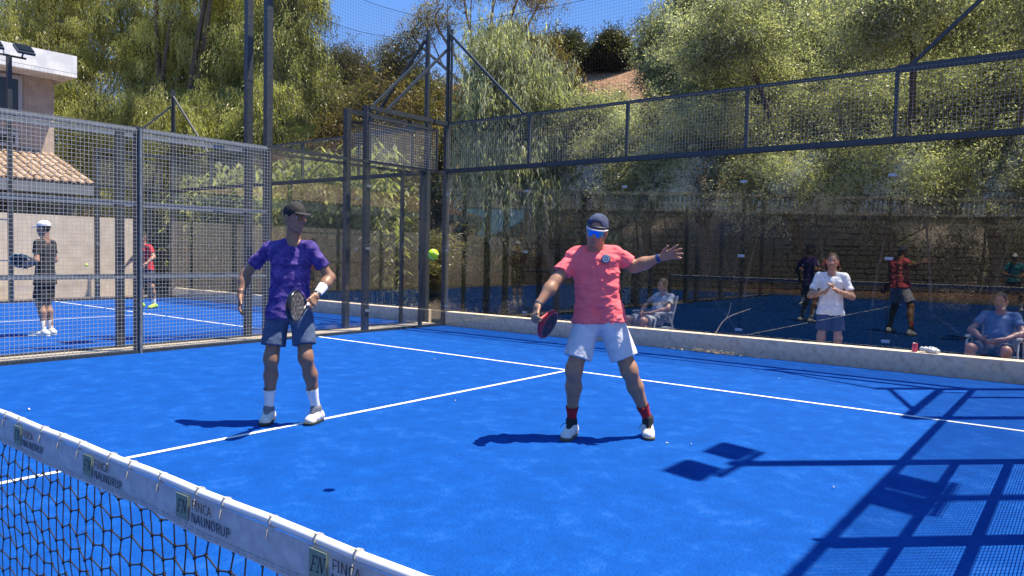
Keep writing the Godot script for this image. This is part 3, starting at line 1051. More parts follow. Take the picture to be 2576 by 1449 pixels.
func plants() -> void:
	CL.olive = clump_fine(1, 40, 0.34, 0.06, 0.0095, 0.25)
	CL.bush = clump_fine(2, 44, 0.5, 0.11, 0.022, 0.1)
	CL.willow = clump_hanging(3, 8, 0.6, 12, 0.11, 0.012)
	CL.pale = clump_hanging(4, 6, 0.55, 9, 0.13, 0.0125)
	CL.gum = clump_fine(6, 36, 0.5, 0.12, 0.016, 0.5)
	CL.cane = cane_mesh()
	# each tree: name, label, base x, base z, crown clumps, [x, y, z, radius across, radius up] in the scene's axes
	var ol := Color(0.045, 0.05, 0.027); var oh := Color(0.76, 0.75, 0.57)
	var k := 0
	for q in [
		["loose olive tree right of the drooping eucalyptus", 1.6, -5.2, 9000, [[1.2, 4.1, -3.9, 1.2, 1.0], [1.9, 6.6, -7.0, 1.4, 1.3]]],
		["olive tree above and left of the pink player's head", 3.4, -5.0, 11000, [[3.1, 4.1, -4.2, 1.4, 1.2], [3.4, 5.6, -5.8, 1.7, 1.5], [2.8, 3.0, -3.4, 1.2, 0.8], [2.2, 7.4, -7.2, 1.2, 1.3]]],
		["olive tree above the pink player's outstretched hand", 5.0, -6.5, 12000, [[4.2, 6.9, -7.6, 2.0, 1.8], [5.0, 4.2, -5.4, 1.5, 1.3], [5.2, 2.9, -3.6, 1.1, 0.7], [4.6, 5.7, -3.1, 1.4, 0.8]]],
		["olive tree above the man in the white T-shirt", 6.9, -6.3, 12000, [[6.0, 6.2, -7.6, 1.9, 1.7], [6.5, 4.1, -5.5, 1.6, 1.2], [6.8, 2.9, -4.0, 1.2, 0.7], [7.6, 5.7, -3.1, 1.5, 0.8]]],
		["olive tree left of the dark brace at the right corner", 8.6, -5.8, 12000, [[7.8, 4.9, -6.5, 1.6, 1.4], [8.8, 4.7, -6.0, 1.6, 1.2], [9.0, 3.4, -5.2, 1.4, 0.9], [8.1, 2.8, -4.2, 1.1, 0.7], [9.9, 5.4, -3.1, 1.4, 0.8]]],
		["olive tree cut off by the right edge of the photo", 10.6, -5.6, 9000, [[10.4, 4.0, -5.6, 1.5, 1.1], [9.8, 2.8, -4.5, 1.2, 0.8], [11.6, 3.4, -5.0, 1.5, 1.2]]],
		["tall olive tree topping the others above the glass", 5.6, -11.0, 14000, [[5.2, 9.4, -11.0, 2.4, 2.2], [3.6, 8.8, -10.6, 1.9, 2.0], [6.9, 8.2, -10.5, 1.9, 1.6], [4.6, 6.6, -9.8, 2.0, 1.2]]],
		["sparse olive tree low on the orange slope", -0.8, -9.0, 3500, [[-0.6, 5.2, -8.6, 1.2, 0.8], [-0.2, 4.0, -7.0, 1.1, 0.7]]],
	]:
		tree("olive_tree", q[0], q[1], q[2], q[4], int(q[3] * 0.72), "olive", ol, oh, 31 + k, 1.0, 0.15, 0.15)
		k += 1
	tree("drooping_eucalyptus", "pale drooping eucalyptus right of the corner post", 0.3, -3.6, [[-1.1, 6.2, -3.0, 0.85, 1.0], [-0.9, 5.0, -2.9, 1.1, 1.0], [-0.2, 5.2, -3.2, 0.85, 0.9], [-0.9, 3.6, -2.7, 1.1, 0.9], [-0.1, 3.9, -3.0, 1.0, 0.9], [-0.6, 2.6, -2.6, 0.8, 0.5], [0.3, 2.9, -2.8, 0.7, 0.6]], 1350, "pale", Color(0.11, 0.12, 0.07), Color(0.78, 0.77, 0.60), 51, 1.0, 0.0, 0.12)
	var yl := Color(0.06, 0.064, 0.02); var yh := Color(0.72, 0.70, 0.31)
	k = 0
	for q in [
		["tall weeping eucalyptus rising behind the white fascia", -26.8, -3.0, 4200, [[-27.5, 11.0, -2.6, 3.0, 2.6], [-25.5, 8.0, -2.4, 2.6, 2.2], [-27.0, 14.2, -3.4, 2.6, 2.0], [-27.5, 5.0, -2.0, 2.4, 2.0]]],
		["weeping eucalyptus just right of the building", -23.5, -5.2, 4200, [[-25.0, 11.0, -5.2, 2.6, 2.2], [-22.6, 9.6, -6.0, 2.4, 2.2], [-23.2, 6.2, -3.6, 2.5, 2.2], [-24.0, 13.8, -5.8, 2.2, 1.6], [-22.0, 3.6, -3.4, 2.2, 1.6]]],
		["weeping eucalyptus with dark stems over the braced far post", -19.4, -5.6, 4200, [[-20.3, 10.8, -6.4, 2.2, 2.2], [-19.4, 6.2, -3.8, 2.3, 2.1], [-18.0, 12.4, -7.0, 2.0, 1.8], [-17.4, 9.0, -6.2, 2.0, 1.9], [-18.5, 3.4, -3.5, 2.2, 1.6]]],
		["weeping eucalyptus left of the pair of tall masts", -15.4, -5.4, 3600, [[-16.5, 5.8, -4.0, 2.2, 1.9], [-14.5, 5.6, -4.2, 1.9, 1.7], [-14.8, 8.8, -6.0, 1.7, 1.7], [-15.4, 11.4, -6.4, 1.6, 1.6], [-14.8, 3.0, -3.6, 2.0, 1.4]]],
		["yellowish eucalyptus right of the pair of tall masts", -12.9, -5.6, 2000, [[-13.0, 8.4, -5.8, 1.4, 1.6], [-12.6, 6.0, -4.4, 1.4, 1.4], [-13.4, 10.6, -6.0, 1.3, 1.2]]],
	]:
		tree("weeping_eucalyptus", q[0], q[1], q[2], q[4], int(q[3] * 0.5), "willow", yl, yh, 61 + k, 1.15, 0.13, 0.2)
		k += 1
	for q in [["dark leaning twin trunk of the eucalyptus over the far braced post", [[-17.95, 0.6, -4.3], [-17.91, 5.95, -4.36], [-17.81, 7.88, -4.55], [-17.68, 9.66, -4.75], [-17.56, 11.05, -4.93], [-17.4, 13.5, -5.1]], [[-17.85, 5.6, -4.4], [-17.58, 8.12, -4.74], [-17.48, 9.51, -4.9], [-17.38, 11.06, -5.07], [-17.2, 13.5, -5.3]]], ["dark straight trunk left of the leaning twin trunks", [[-20.6, 0.6, -4.7], [-20.68, 6.73, -4.78], [-20.84, 8.87, -4.78], [-21.0, 10.68, -4.76], [-21.05, 13.3, -4.8]], [[-20.75, 7.0, -4.78], [-20.3, 8.6, -4.7], [-19.9, 10.6, -4.8]]]]:
		var tr := thing("eucalyptus", q[0], "tree", Vector3(q[1][0][0], 0.5, q[1][0][2]), 0.0, "trees on the slope behind the courts")
		for e in 2:
			var pts := []
			for w in q[e + 1]:
				pts.append(Vector3(w[0], w[1], w[2]) - tr.position)
			limb(tr, ["trunk", "limb"][e], pts, 0.17 - 0.03 * e, 0.07, M.bark)
		crown(tr, [[Vector3(0.3, 12.6, -0.8), Vector3(1.6, 1.0, 1.2)]], 260, ["willow"], yl, yh, 160, 1.0, 0.1)
	gum_tree()
	# named trees and shrubs on the slope
	tree("round_tree", "round dark tree on the skyline left of the sky gap", -21.0, -15.6, [[-21.9, 10.6, -15.5, 1.8, 1.8], [-20.6, 9.0, -15.4, 1.8, 1.8], [-21.6, 7.6, -14.6, 1.9, 1.4]], 2600, "bush", Color(0.045, 0.042, 0.02), Color(0.16, 0.14, 0.07), 91, 1.0, -0.02, 0.15)
	tree("yellow_tree", "yellowish feathery tree left of the twin braces", -15.3, -13.4, [[-15.3, 9.8, -13.0, 1.2, 1.5], [-14.4, 8.0, -12.8, 1.5, 1.5], [-16.4, 8.0, -12.8, 1.4, 1.4], [-15.0, 6.2, -12.2, 1.6, 1.4]], 2400, "gum", Color(0.08, 0.072, 0.027), Color(0.34, 0.29, 0.12), 92, 1.0, 0.02, 0.12)
	tree("brown_tree", "brownish tree behind the corner post", -10.8, -16.6, [[-11.2, 10.4, -16.2, 1.5, 1.5], [-9.8, 9.4, -15.8, 1.5, 1.3], [-10.6, 7.8, -15.0, 1.9, 1.4], [-12.3, 8.6, -15.6, 1.3, 1.3]], 2400, "bush", Color(0.065, 0.047, 0.024), Color(0.24, 0.17, 0.08), 93, 0.9, 0.0, 0.13)
	bush("ridge_bush", "large round dark bush on the skyline of the orange hill", -21.9, -36.1, 2.6, 3.0, Color(0.03, 0.035, 0.018), Color(0.10, 0.105, 0.055), 95, 1500, 1.5)
	bush("ridge_bush", "second round bush on the skyline right of the orange patch", -17.9, -36.3, 1.8, 2.3, Color(0.03, 0.034, 0.018), Color(0.11, 0.10, 0.055), 96, 1100, 1.5)
	bush("ridge_bush", "small flat bush between the two round ones on the ridge", -20.6, -38.6, 1.0, 0.6, Color(0.03, 0.036, 0.017), Color(0.11, 0.10, 0.05), 97, 400, 1.4)
	bush("ridge_bush", "dark bush lower on the orange hillside under the round one", -20.2, -33.0, 1.4, 1.2, Color(0.03, 0.034, 0.018), Color(0.11, 0.10, 0.05), 98, 500, 1.4)
	var protos := []
	for j in 4:
		var f := j / 3.0
		protos.append(bush("slope_shrub", ["olive green shrub among others covering the slope", "dull green shrub among others covering the slope", "brownish shrub among others covering the slope", "dry brown shrub among others covering the slope"][j], -26.0 + 6.0 * j, -8.0, 1.7, 3.6, Color(0.055, 0.05, 0.02).lerp(Color(0.08, 0.055, 0.028), f), Color(0.25, 0.225, 0.10).lerp(Color(0.30, 0.205, 0.105), f), 200 + j, 800, 1.0, "shrubs covering the slope"))
	var n := 0
	for iz in 6:
		for ix in 12:
			var x := -26.0 + ix * 2.45 + rng.randfn(0, 0.5) + (iz % 2) * 1.2
			var z := -6.4 - iz * 2.5 + rng.randfn(0, 0.4)
			var big := 1.0 if x < -7.5 else 0.55
			if x > 1.0 or (x > -6.5 and rng.randf() < 0.25) or (x > -12.0 and iz > 3):
				continue
			var o: Node3D = protos[n % 4]
			if n >= 4:
				o = o.duplicate()
				o.name = numbered("slope_shrub")
				add_child(o)
			o.position = Vector3(x, hgt(x, z), z)
			o.rotation.y = rng.randf() * TAU
			var w := rng.randf_range(0.9, 1.25) * (0.75 + 0.25 * big)
			o.scale = Vector3(w, rng.randf_range(0.75, 1.25) * big, w)
			n += 1
	# understory behind the glass and the left court
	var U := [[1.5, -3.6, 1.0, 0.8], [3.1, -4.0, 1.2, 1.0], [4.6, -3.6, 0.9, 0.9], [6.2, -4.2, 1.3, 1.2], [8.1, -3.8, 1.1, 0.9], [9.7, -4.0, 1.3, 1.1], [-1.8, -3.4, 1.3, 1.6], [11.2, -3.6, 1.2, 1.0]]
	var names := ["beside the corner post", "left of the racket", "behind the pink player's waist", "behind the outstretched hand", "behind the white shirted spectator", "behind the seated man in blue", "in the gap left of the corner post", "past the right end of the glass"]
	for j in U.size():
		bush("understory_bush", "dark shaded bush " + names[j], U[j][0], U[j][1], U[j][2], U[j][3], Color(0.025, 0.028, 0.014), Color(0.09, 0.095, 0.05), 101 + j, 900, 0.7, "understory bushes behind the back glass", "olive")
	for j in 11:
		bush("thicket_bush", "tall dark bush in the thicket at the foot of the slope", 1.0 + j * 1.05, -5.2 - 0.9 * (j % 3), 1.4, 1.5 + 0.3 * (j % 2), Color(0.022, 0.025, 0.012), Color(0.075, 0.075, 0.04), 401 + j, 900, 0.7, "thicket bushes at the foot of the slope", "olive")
	for j in 9:
		bush("hedge_shrub", "leafy shrub in the row behind the left court's end", -19.0 + j * 1.75, -3.0 - 0.5 * (j % 2), 1.3, 2.6 + 0.5 * (j % 3), Color(0.045, 0.053, 0.02), Color(0.18, 0.19, 0.085), 301 + j, 1100, 0.9, "shrubs behind the left court's end")
	for j in 12:
		var x := 1.0 + j * 0.95 + rng.randfn(0, 0.25)
		var z := -3.2 - rng.randf() * 1.8
		var s := thing("sapling", "slim dark stem standing among bushes behind the back glass", "sapling", Vector3(x, hgt(x, z), z), 0.0, "slim stems behind the back glass")
		limb(s, "stem", [Vector3(0, -0.2, 0), Vector3(rng.randfn(0, 0.1), 1.2, rng.randfn(0, 0.1)), Vector3(rng.randfn(0, 0.3), 3.0, rng.randfn(0, 0.2))], 0.035, 0.012, M.bark)
	for q in [[-5.8, -1.5, 170, 1.9, 1.25, "thicket of tall giant cane behind the left court's glass"], [-10.2, -1.4, 170, 2.2, 1.2, "thicket of tall cane behind the mesh on the left"], [1.9, -2.7, 22, 0.7, 0.85, "tuft of green cane right of the corner post"]]:
		var mm := MultiMesh.new()
		mm.transform_format = MultiMesh.TRANSFORM_3D
		mm.use_colors = true
		mm.mesh = CL.cane
		mm.instance_count = q[2]
		for j in q[2]:
			var x: float = q[0] + rng.randfn(0, q[3] * 0.6)
			var z: float = q[1] - absf(rng.randfn(0, 0.6))
			mm.set_instance_transform(j, Transform3D(Basis(Vector3.UP, rng.randf() * TAU).scaled(Vector3.ONE * rng.randf_range(0.65, 1.1) * q[4]), Vector3(x, hgt(x, z), z)))
			mm.set_instance_color(j, Color(0.12, 0.145, 0.055).lerp(Color(0.48, 0.48, 0.27), rng.randf()))
		var o := MultiMeshInstance3D.new()
		o.name = numbered("cane_thicket"); o.multimesh = mm; o.material_override = M.foliage
		add_child(o)
		stuff(tag(o, q[5], "cane"))
	palm(Vector3(-12.0, 0, -5.0), 5.2, "tall fan palm right of the pair of masts")
	palm(Vector3(-9.6, 0, -4.2), 2.6, "low fan palm behind the left court glass")
	for j in 7:
		var x := -19.0 + j * 4.6
		var z := 20.5 + j * 3.4
		tree("far_tree", "leafy tree above the mirrored balustrade", x, z, [[x, 7.2, z, 2.6, 2.4], [x + 1.0, 9.0, z + 0.5, 2.2, 2.0], [x - 1.2, 5.6, z - 0.4, 2.0, 1.4]], 1300, "bush", Color(0.05, 0.055, 0.022), Color(0.18, 0.18, 0.085), 121 + j, 1.1, 0.0, 0.2, null, "trees beyond the balustrade")

func bush(called: String, label: String, bx: float, bz: float, w: float, h: float, lo: Color, hi: Color, seed_: int, count: int, size := 1.0, group := "shrubs on the slope", kind := "bush") -> Node3D:
	var at := Vector3(bx, hgt(bx, bz), bz)
	var t := thing(called, label, "shrub", at, 0.0, group)
	var r := RandomNumberGenerator.new()
	r.seed = seed_
	for j in 3:
		limb(t, "stem", [Vector3(r.randfn(0, 0.1), -0.2, r.randfn(0, 0.1)), Vector3(r.randfn(0, w * 0.2), h * 0.5, r.randfn(0, w * 0.2)), Vector3(r.randfn(0, w * 0.4), h, r.randfn(0, w * 0.4))], 0.05, 0.015, M.bark)
	crown(t, [[Vector3(0, h * 0.62, 0), Vector3(w * 0.62, h * 0.6, w * 0.6)], [Vector3(w * 0.4, h * 0.42, 0.1), Vector3(w * 0.5, h * 0.45, w * 0.5)], [Vector3(-w * 0.4, h * 0.4, 0.1), Vector3(w * 0.5, h * 0.45, w * 0.5)]], count, [kind], lo, hi, seed_, size, -0.03, "foliage")
	return t

func gum_tree() -> void:
	var at := Vector3(-12.6, 0, -15.2)
	at.y = hgt(at.x, at.z)
	var t := thing("gum_tree", "gum tree with bare pale forking branches at the top centre", "tree", at)
	limb(t, "trunk", [Vector3(0, -0.3, 0), Vector3(0.0, 1.8, 0), Vector3(0.3, 3.3, 0)], 0.2, 0.15, M.palebark)
	var tips := [Vector3(-1.5, 6.7, 1.0), Vector3(-0.5, 7.8, 0.2), Vector3(0.7, 8.0, -0.5), Vector3(1.5, 7.6, -1.1), Vector3(2.2, 7.2, -1.6), Vector3(-2.3, 6.0, 1.6)]
	for e in tips:
		limb(t, "limb", [Vector3(0.3, 3.2, 0), Vector3(0.3, 3.2, 0).lerp(e, 0.45) + Vector3(0.3, -0.2, 0.1), e, e + Vector3(0.5, 0.7, 0)], 0.11, 0.02, M.palebark)
		limb(t, "branch", [Vector3(0.3, 3.2, 0).lerp(e, 0.55), Vector3(0.3, 3.2, 0).lerp(e, 0.8) + Vector3(0.5, 0.5, 0.3), e + Vector3(1.1, 0.4, 0.4)], 0.04, 0.012, M.palebark)
	var lobes := []
	for e in tips:
		lobes.append([e + Vector3(0.2, 0.5, 0), Vector3(1.25, 0.8, 1.1)])
	crown(t, lobes, 620, ["gum"], Color(0.09, 0.075, 0.03), Color(0.40, 0.31, 0.15), 77, 0.9, 0.18)

func cane_mesh() -> ArrayMesh:
	var r := RandomNumberGenerator.new()
	r.seed = 12
	var m := Mb.new()
	var top := Vector3(0.5, 3.3, 0.15)
	for j in 10:
		var a := Vector3.ZERO.lerp(top, j / 10.0) * Vector3(j / 10.0, 1, j / 10.0)
		var b := Vector3.ZERO.lerp(top, (j + 1) / 10.0) * Vector3((j + 1) / 10.0, 1, (j + 1) / 10.0)
		m.wire(a, b, 0.012 - 0.0008 * j, 4)
	for j in 22:
		var s := 0.2 + 0.8 * j / 22.0
		var p := top * s * Vector3(s, 1, s)
		var f := r.randf() * TAU
		var out := Vector3(cos(f), 0, sin(f))
		var ln := r.randf_range(0.35, 0.65)
		var a := p
		var d := (out * 0.8 + Vector3(0, 0.75, 0)).normalized() * ln * 0.5
		leaf(m, a, d * 1.1, 0.042, Vector3.UP)
		leaf(m, a + d, (out * 0.9 + Vector3(0, -0.55, 0)).normalized() * ln * 0.65, 0.036, Vector3.UP)
	return m.mesh()

func palm(at: Vector3, h: float, label: String) -> void:
	at.y = hgt(at.x, at.z)
	var t := thing("fan_palm", label, "palm", at, 0.0, "fan palms on the slope")
	limb(t, "trunk", [Vector3(0, -0.2, 0), Vector3(0.05, h * 0.5, 0), Vector3(0, h, 0)], 0.2, 0.16, M.bark)
	var r := RandomNumberGenerator.new()
	r.seed = int(at.x * 10.0) + 100
	var green := mat(Color(0.032, 0.05, 0.016), 0.45)
	green.backlight_enabled = true; green.backlight = Color(0.2, 0.24, 0.12)
	var dry := mat(Color(0.30, 0.22, 0.11), 0.8)
	for j in 26:
		var f := TAU * j * 0.382
		var el := 1.15 - 2.0 * j / 26.0
		var d := Vector3(cos(f) * cos(el), sin(el), sin(f) * cos(el))
		var m := Mb.new()
		var o := Vector3(0, h, 0)
		var e := o + d * 0.75
		m.wire(o, e, 0.015, 4, 0.009)
		var s := d.cross(Vector3.UP).normalized()
		for k in 17:
			var a := -1.35 + 2.7 * k / 16.0
			var ld := (d * cos(a) + s * sin(a) + Vector3(0, -0.12, 0)).normalized() * 0.62 * (1.0 - 0.15 * absf(a))
			leaf(m, e, ld, 0.026, d.cross(s))
		obj("frond", m, dry if j > 20 else green, t)

# ------------------------------------------------------------------ people
func basis_of(fw: Vector3, up: Vector3) -> Basis:
	var z := fw.normalized()
	var x := up.cross(z).normalized()
	return Basis(x, z.cross(x), z)   # x to the figure's left, y up, z forward

func finger(fl: Field, o: Vector3, d: Vector3, n: Vector3, l: float, r: float, curl: float) -> void:
	var ax := d.cross(n).normalized()
	var p := o
	for s in [[0.45, 0.4], [0.32, 1.0], [0.25, 0.8]]:
		d = d.rotated(ax, curl * s[1])
		var e: Vector3 = p + d * l * s[0]
		fl.cap(p, e, r, r * 0.92)
		r *= 0.92
		p = e

# hand at wrist w along d, palm facing n; thumb on side th (+1 or -1 along d x n)
func hand(m: Mb, w: Vector3, d: Vector3, n: Vector3, th: float, curl: float, spread: float, cell: float, big := 1.0) -> void:
	d = d.normalized()
	n = (n - d * n.dot(d)).normalized()
	var s := d.cross(n).normalized() * th
	var lo := w - Vector3.ONE * 0.24; var hi := w + Vector3.ONE * 0.24
	var f := Field.new(lo, hi, cell, 0.004)
	f.cap(w - d * 0.03, w + d * 0.02, 0.027 * big, 0.026 * big)
	var ln := [0.074, 0.082, 0.077, 0.06]
	for j in 4:
		var q := s * (0.031 - 0.021 * j) * big
		var kn := w + d * (0.092 - 0.004 * absf(j - 1.2)) * big + q
		f.cap(w + d * 0.015 + q * 0.6, kn, 0.015 * big, 0.0105 * big)
		var fd := (d + s * spread * (1.5 - j) * 0.35).normalized()
		finger(f, kn, fd, n, ln[j] * big, 0.0092 * big, curl)
	var tb := w + d * 0.022 + s * 0.022 * big
	var td := (d * 0.65 + s * (0.75 if curl < 0.8 else 0.3) + n * (0.25 if curl < 0.8 else 0.75)).normalized()
	f.cap(tb, tb + td * 0.042 * big, 0.014 * big, 0.0115 * big)
	f.cap(tb + td * 0.042 * big, tb + td * 0.042 * big + (td + d * 0.5 + n * curl * 0.3).normalized() * 0.045 * big, 0.0112 * big, 0.009 * big)
	f.net(m)

# joints in the figure's own axes (its foot point at the origin), already turned as in the scene
func person(called: String, label: String, at: Vector3, J: Dictionary, K: Dictionary) -> Node3D:
	var t := thing(called, label, "person", at)
	var cell: float = K.get("cell", 0.013)
	var g: float = K.get("girth", 1.0)
	var B: Basis = basis_of(K.fwd, J.nek - J.pel)    # torso axes: x left, z forward
	var hb := basis_of(K.look, K.get("headup", Vector3.UP))
	var hc: Vector3 = J.hed
	var skin: Material = K.skin
	var body := Mb.new()
	var lo: Vector3 = J.hed; var hi: Vector3 = J.hed
	for k in J:
		lo = lo.min(J[k]); hi = hi.max(J[k])
	lo -= Vector3.ONE * 0.22; hi += Vector3.ONE * 0.22
	lo.y = maxf(lo.y, -0.03)
	var f := Field.new(lo, hi, cell, 0.012)
	var up := B.y; var lf := B.x; var fw := B.z
	var che: Vector3 = J.che; var pel: Vector3 = J.pel; var nek: Vector3 = J.nek
	f.cap(nek - up * 0.06, hc - hb.y * 0.06 - hb.z * 0.012, 0.062 * g, 0.056 * g)
	var waist := pel.lerp(che, 0.42)
	for s in [-1.0, 1.0]:
		f.cap(che + lf * s * 0.075 * g, waist + lf * s * 0.055 * g, 0.075 * g, 0.072 * g)
		f.cap(waist + lf * s * 0.055 * g, pel + lf * s * 0.07 * g, 0.072 * g, 0.085 * g)
	for q in [["shl", "ell", "wrl", 1.0], ["shr", "elr", "wrr", -1.0]]:
		var sh: Vector3 = J[q[0]]; var el: Vector3 = J[q[1]]; var wr: Vector3 = J[q[2]]
		f.cap(nek - up * 0.04, sh - up * 0.01, 0.036, 0.036 * g)
		f.cap(che + lf * q[3] * 0.08, sh - up * 0.03, 0.05 * g, 0.03 * g)
		f.cap(sh - up * 0.01, el, 0.044 * g, 0.04 * g)
		f.cap(el, el.lerp(wr, 0.35), 0.041 * g, 0.043 * g)
		f.cap(el.lerp(wr, 0.35), wr, 0.043 * g, 0.027)
	for q in [["hpl", "knl", "anl", "tol"], ["hpr", "knr", "anr", "tor"]]:
		var hp: Vector3 = J[q[0]]; var kn: Vector3 = J[q[1]]; var an: Vector3 = J[q[2]]; var to: Vector3 = J[q[3]]
		f.cap(hp, kn, 0.08 * g, 0.054 * g)
		f.cap(kn, kn + Vector3(0, 0.02, 0), 0.056 * g, 0.055 * g)
		var back := (an - to); back.y = 0.0
		back = back.normalized()
		f.cap(kn, kn.lerp(an, 0.32) + back * 0.018, 0.05 * g, 0.056 * g)
		f.cap(kn.lerp(an, 0.32) + back * 0.018, an, 0.056 * g, 0.031)
		f.cap(an, an.lerp(to, 0.6) + Vector3(0, 0.012, 0), 0.026, 0.018)
	f.net(body)
	# head
	var hcell: float = K.get("hcell", 0.0045)
	var hf := Field.new(hc - Vector3.ONE * 0.19, hc + Vector3.ONE * 0.19, hcell, 0.007)
	var P := func(x: float, y: float, z: float) -> Vector3: return hc + hb * Vector3(x, y, z)
	hf.ell(P.call(0, 0.032, -0.012), Vector3(0.074, 0.088, 0.094), hb)
	hf.ell(P.call(0, -0.04, 0.026), Vector3(0.056, 0.078, 0.058), hb)
	hf.ell(P.call(0, -0.097, 0.058), Vector3(0.024, 0.019, 0.02), hb)
	for s in [-1.0, 1.0]:
		hf.cap(P.call(s * 0.054, -0.058, -0.002), P.call(s * 0.018, -0.1, 0.054), 0.017, 0.015)
		hf.ell(P.call(s * 0.04, -0.022, 0.058), Vector3(0.021, 0.022, 0.02), hb)
		hf.ell(P.call(s * 0.076, -0.012, -0.014), Vector3(0.009, 0.032, 0.019), hb)
		hf.ell(P.call(s * 0.012, -0.036, 0.094), Vector3(0.008, 0.007, 0.009), hb)
	hf.cap(P.call(0, 0.006, 0.08), P.call(0, -0.032, 0.104), 0.006, 0.0105)
	hf.cap(P.call(-0.04, 0.022, 0.07), P.call(0.04, 0.022, 0.07), 0.011, 0.011)
	hf.cap(P.call(-0.017, -0.061, 0.08), P.call(0.017, -0.061, 0.08), 0.0055, 0.0055)
	hf.cap(P.call(-0.014, -0.071, 0.079), P.call(0.014, -0.071, 0.079), 0.006, 0.006)
	hf.cap(P.call(0, -0.06, -0.018), nek, 0.056 * g, 0.06 * g)
	for s in [-1.0, 1.0]:
		hf.carve(P.call(s * 0.031, 0.001, 0.094), Vector3(0.016, 0.009, 0.013), hb)
	hf.net(body)
	# hands
	var hd: Dictionary = K.get("hands", {})
	for q in [["wrl", "ell", "hnl", "l"], ["wrr", "elr", "hnr", "r"]]:
		var wr: Vector3 = J[q[0]]
		var spec: Dictionary = hd.get(q[3], {})
		var dirn: Vector3 = (J[q[2]] - wr) if J.has(q[2]) else (wr - J[q[1]])
		var nn: Vector3 = spec.get("palm", lf * (-1.0 if q[3] == "l" else 1.0))
		var thb: float = spec.get("thumb", 1.0)
		hand(body, wr, dirn, nn, thb, spec.get("curl", 0.35), spec.get("spread", 0.15), K.get("handcell", 0.0055), 1.0)
	obj("body", body, skin, t)
	# eyes, brows, mouth
	if K.get("face", true):
		for s in [-1.0, 1.0]:
			var e := Mb.new()
			e.add(ball(0.0115), Transform3D(Basis(), P.call(s * 0.031, 0.001, 0.073)))
			var eo := obj("eye", e, mat(Color(0.40, 0.38, 0.36), 0.4), t)
			var ir := Mb.new()
			ir.add(ball(0.0066), Transform3D(Basis(), P.call(s * 0.031 + 0.002, 0.0, 0.0795)))
			obj("iris", ir, mat(Color(0.02, 0.012, 0.008), 0.5), eo)
			var br := Mb.new()
			br.tube(PackedVector3Array([P.call(s * 0.014, 0.022, 0.082), P.call(s * 0.034, 0.027, 0.080), P.call(s * 0.054, 0.02, 0.066)]), PackedFloat32Array([0.0055, 0.0065, 0.003]), 6)
			obj("eyebrow", br, mat(Color(0.02, 0.014, 0.01), 0.9), t)
		var lp := Mb.new()
		for e in [[-0.0595, 0.004], [-0.0725, 0.0045]]:
			lp.tube(PackedVector3Array([P.call(-0.021, (e[0] - 0.066) / 2.0, 0.0785), P.call(-0.008, e[0], 0.0865), P.call(0.008, e[0], 0.0865), P.call(0.021, (e[0] - 0.066) / 2.0, 0.0785)]), PackedFloat32Array([0.002, e[1], e[1], 0.002]), 6)
		obj("lips", lp, mat(Color(0.16, 0.055, 0.045), 0.5), t)
		if K.get("smile", false):
			var tb := Mb.new()
			tb.tube(PackedVector3Array([P.call(-0.017, -0.0655, 0.083), P.call(0, -0.0665, 0.0885), P.call(0.017, -0.0655, 0.083)]), PackedFloat32Array([0.003, 0.005, 0.003]), 6)
			obj("teeth", tb, M.white, t)
	# hair
	if K.has("hair"):
		var hr := Field.new(hc - Vector3.ONE * 0.2, hc + Vector3.ONE * 0.2, 0.008, 0.006)
		hr.ell(P.call(0, 0.036, -0.018), Vector3(0.079, 0.092, 0.096), hb)
		hr.carve(P.call(0, -0.05, 0.085), Vector3(0.075, 0.1, 0.085), hb)
		hr.carve(P.call(0, -0.13, 0.0), Vector3(0.12, 0.09, 0.14), hb)
		var hm := Mb.new()
		hr.net(hm, wave, 0.004, Vector3.ONE * 60.0)
		obj("hair", hm, K.hair, t)
	if K.has("cap"):
		var back: float = -1.0 if K.get("backwards", false) else 1.0
		var cf := Field.new(hc - Vector3.ONE * 0.24, hc + Vector3.ONE * 0.24, 0.006, 0.004)
		cf.ell(P.call(0, 0.042, -0.012), Vector3(0.084, 0.094, 0.104), hb, P.call(0, 0.034, 0), -hb.y)
		if back < 0.0:
			cf.carve(P.call(0, 0.045, 0.1), Vector3(0.05, 0.045, 0.06), hb)
		var cm := Mb.new()
		cf.net(cm, wave, 0.002, Vector3.ONE * 25.0)
		obj("cap", cm, K.cap, t)
		var bf := Field.new(hc - Vector3.ONE * 0.26, hc + Vector3.ONE * 0.26, 0.006, 0.004)
		bf.ell(P.call(0, 0.036, 0.115 * back), Vector3(0.07, 0.007, 0.075), hb * Basis(Vector3.RIGHT, 0.16 * back), P.call(0, 0, 0.07 * back), -hb.z * back)
		var bm := Mb.new()
		bf.net(bm)
		obj("cap_brim", bm, K.cap, t)
	# shirt
	var sm := Mb.new()
	var sf := Field.new(lo, hi, cell, 0.011)
	var hem: Vector3 = pel - up * K.get("hem", 0.06)
	for s in [-1.0, 1.0]:
		sf.cap(che + lf * s * 0.078 * g, waist + lf * s * 0.06 * g, 0.094 * g, 0.094 * g)
		sf.cap(waist + lf * s * 0.06 * g, hem + lf * s * 0.086 * g - up * 0.1, 0.094 * g, 0.13 * g, hem, -up)
	sf.cap(che + fw * 0.02 * g, waist + fw * 0.02 * (g - 0.9) * 6.0, 0.09 * g, 0.09 * g)
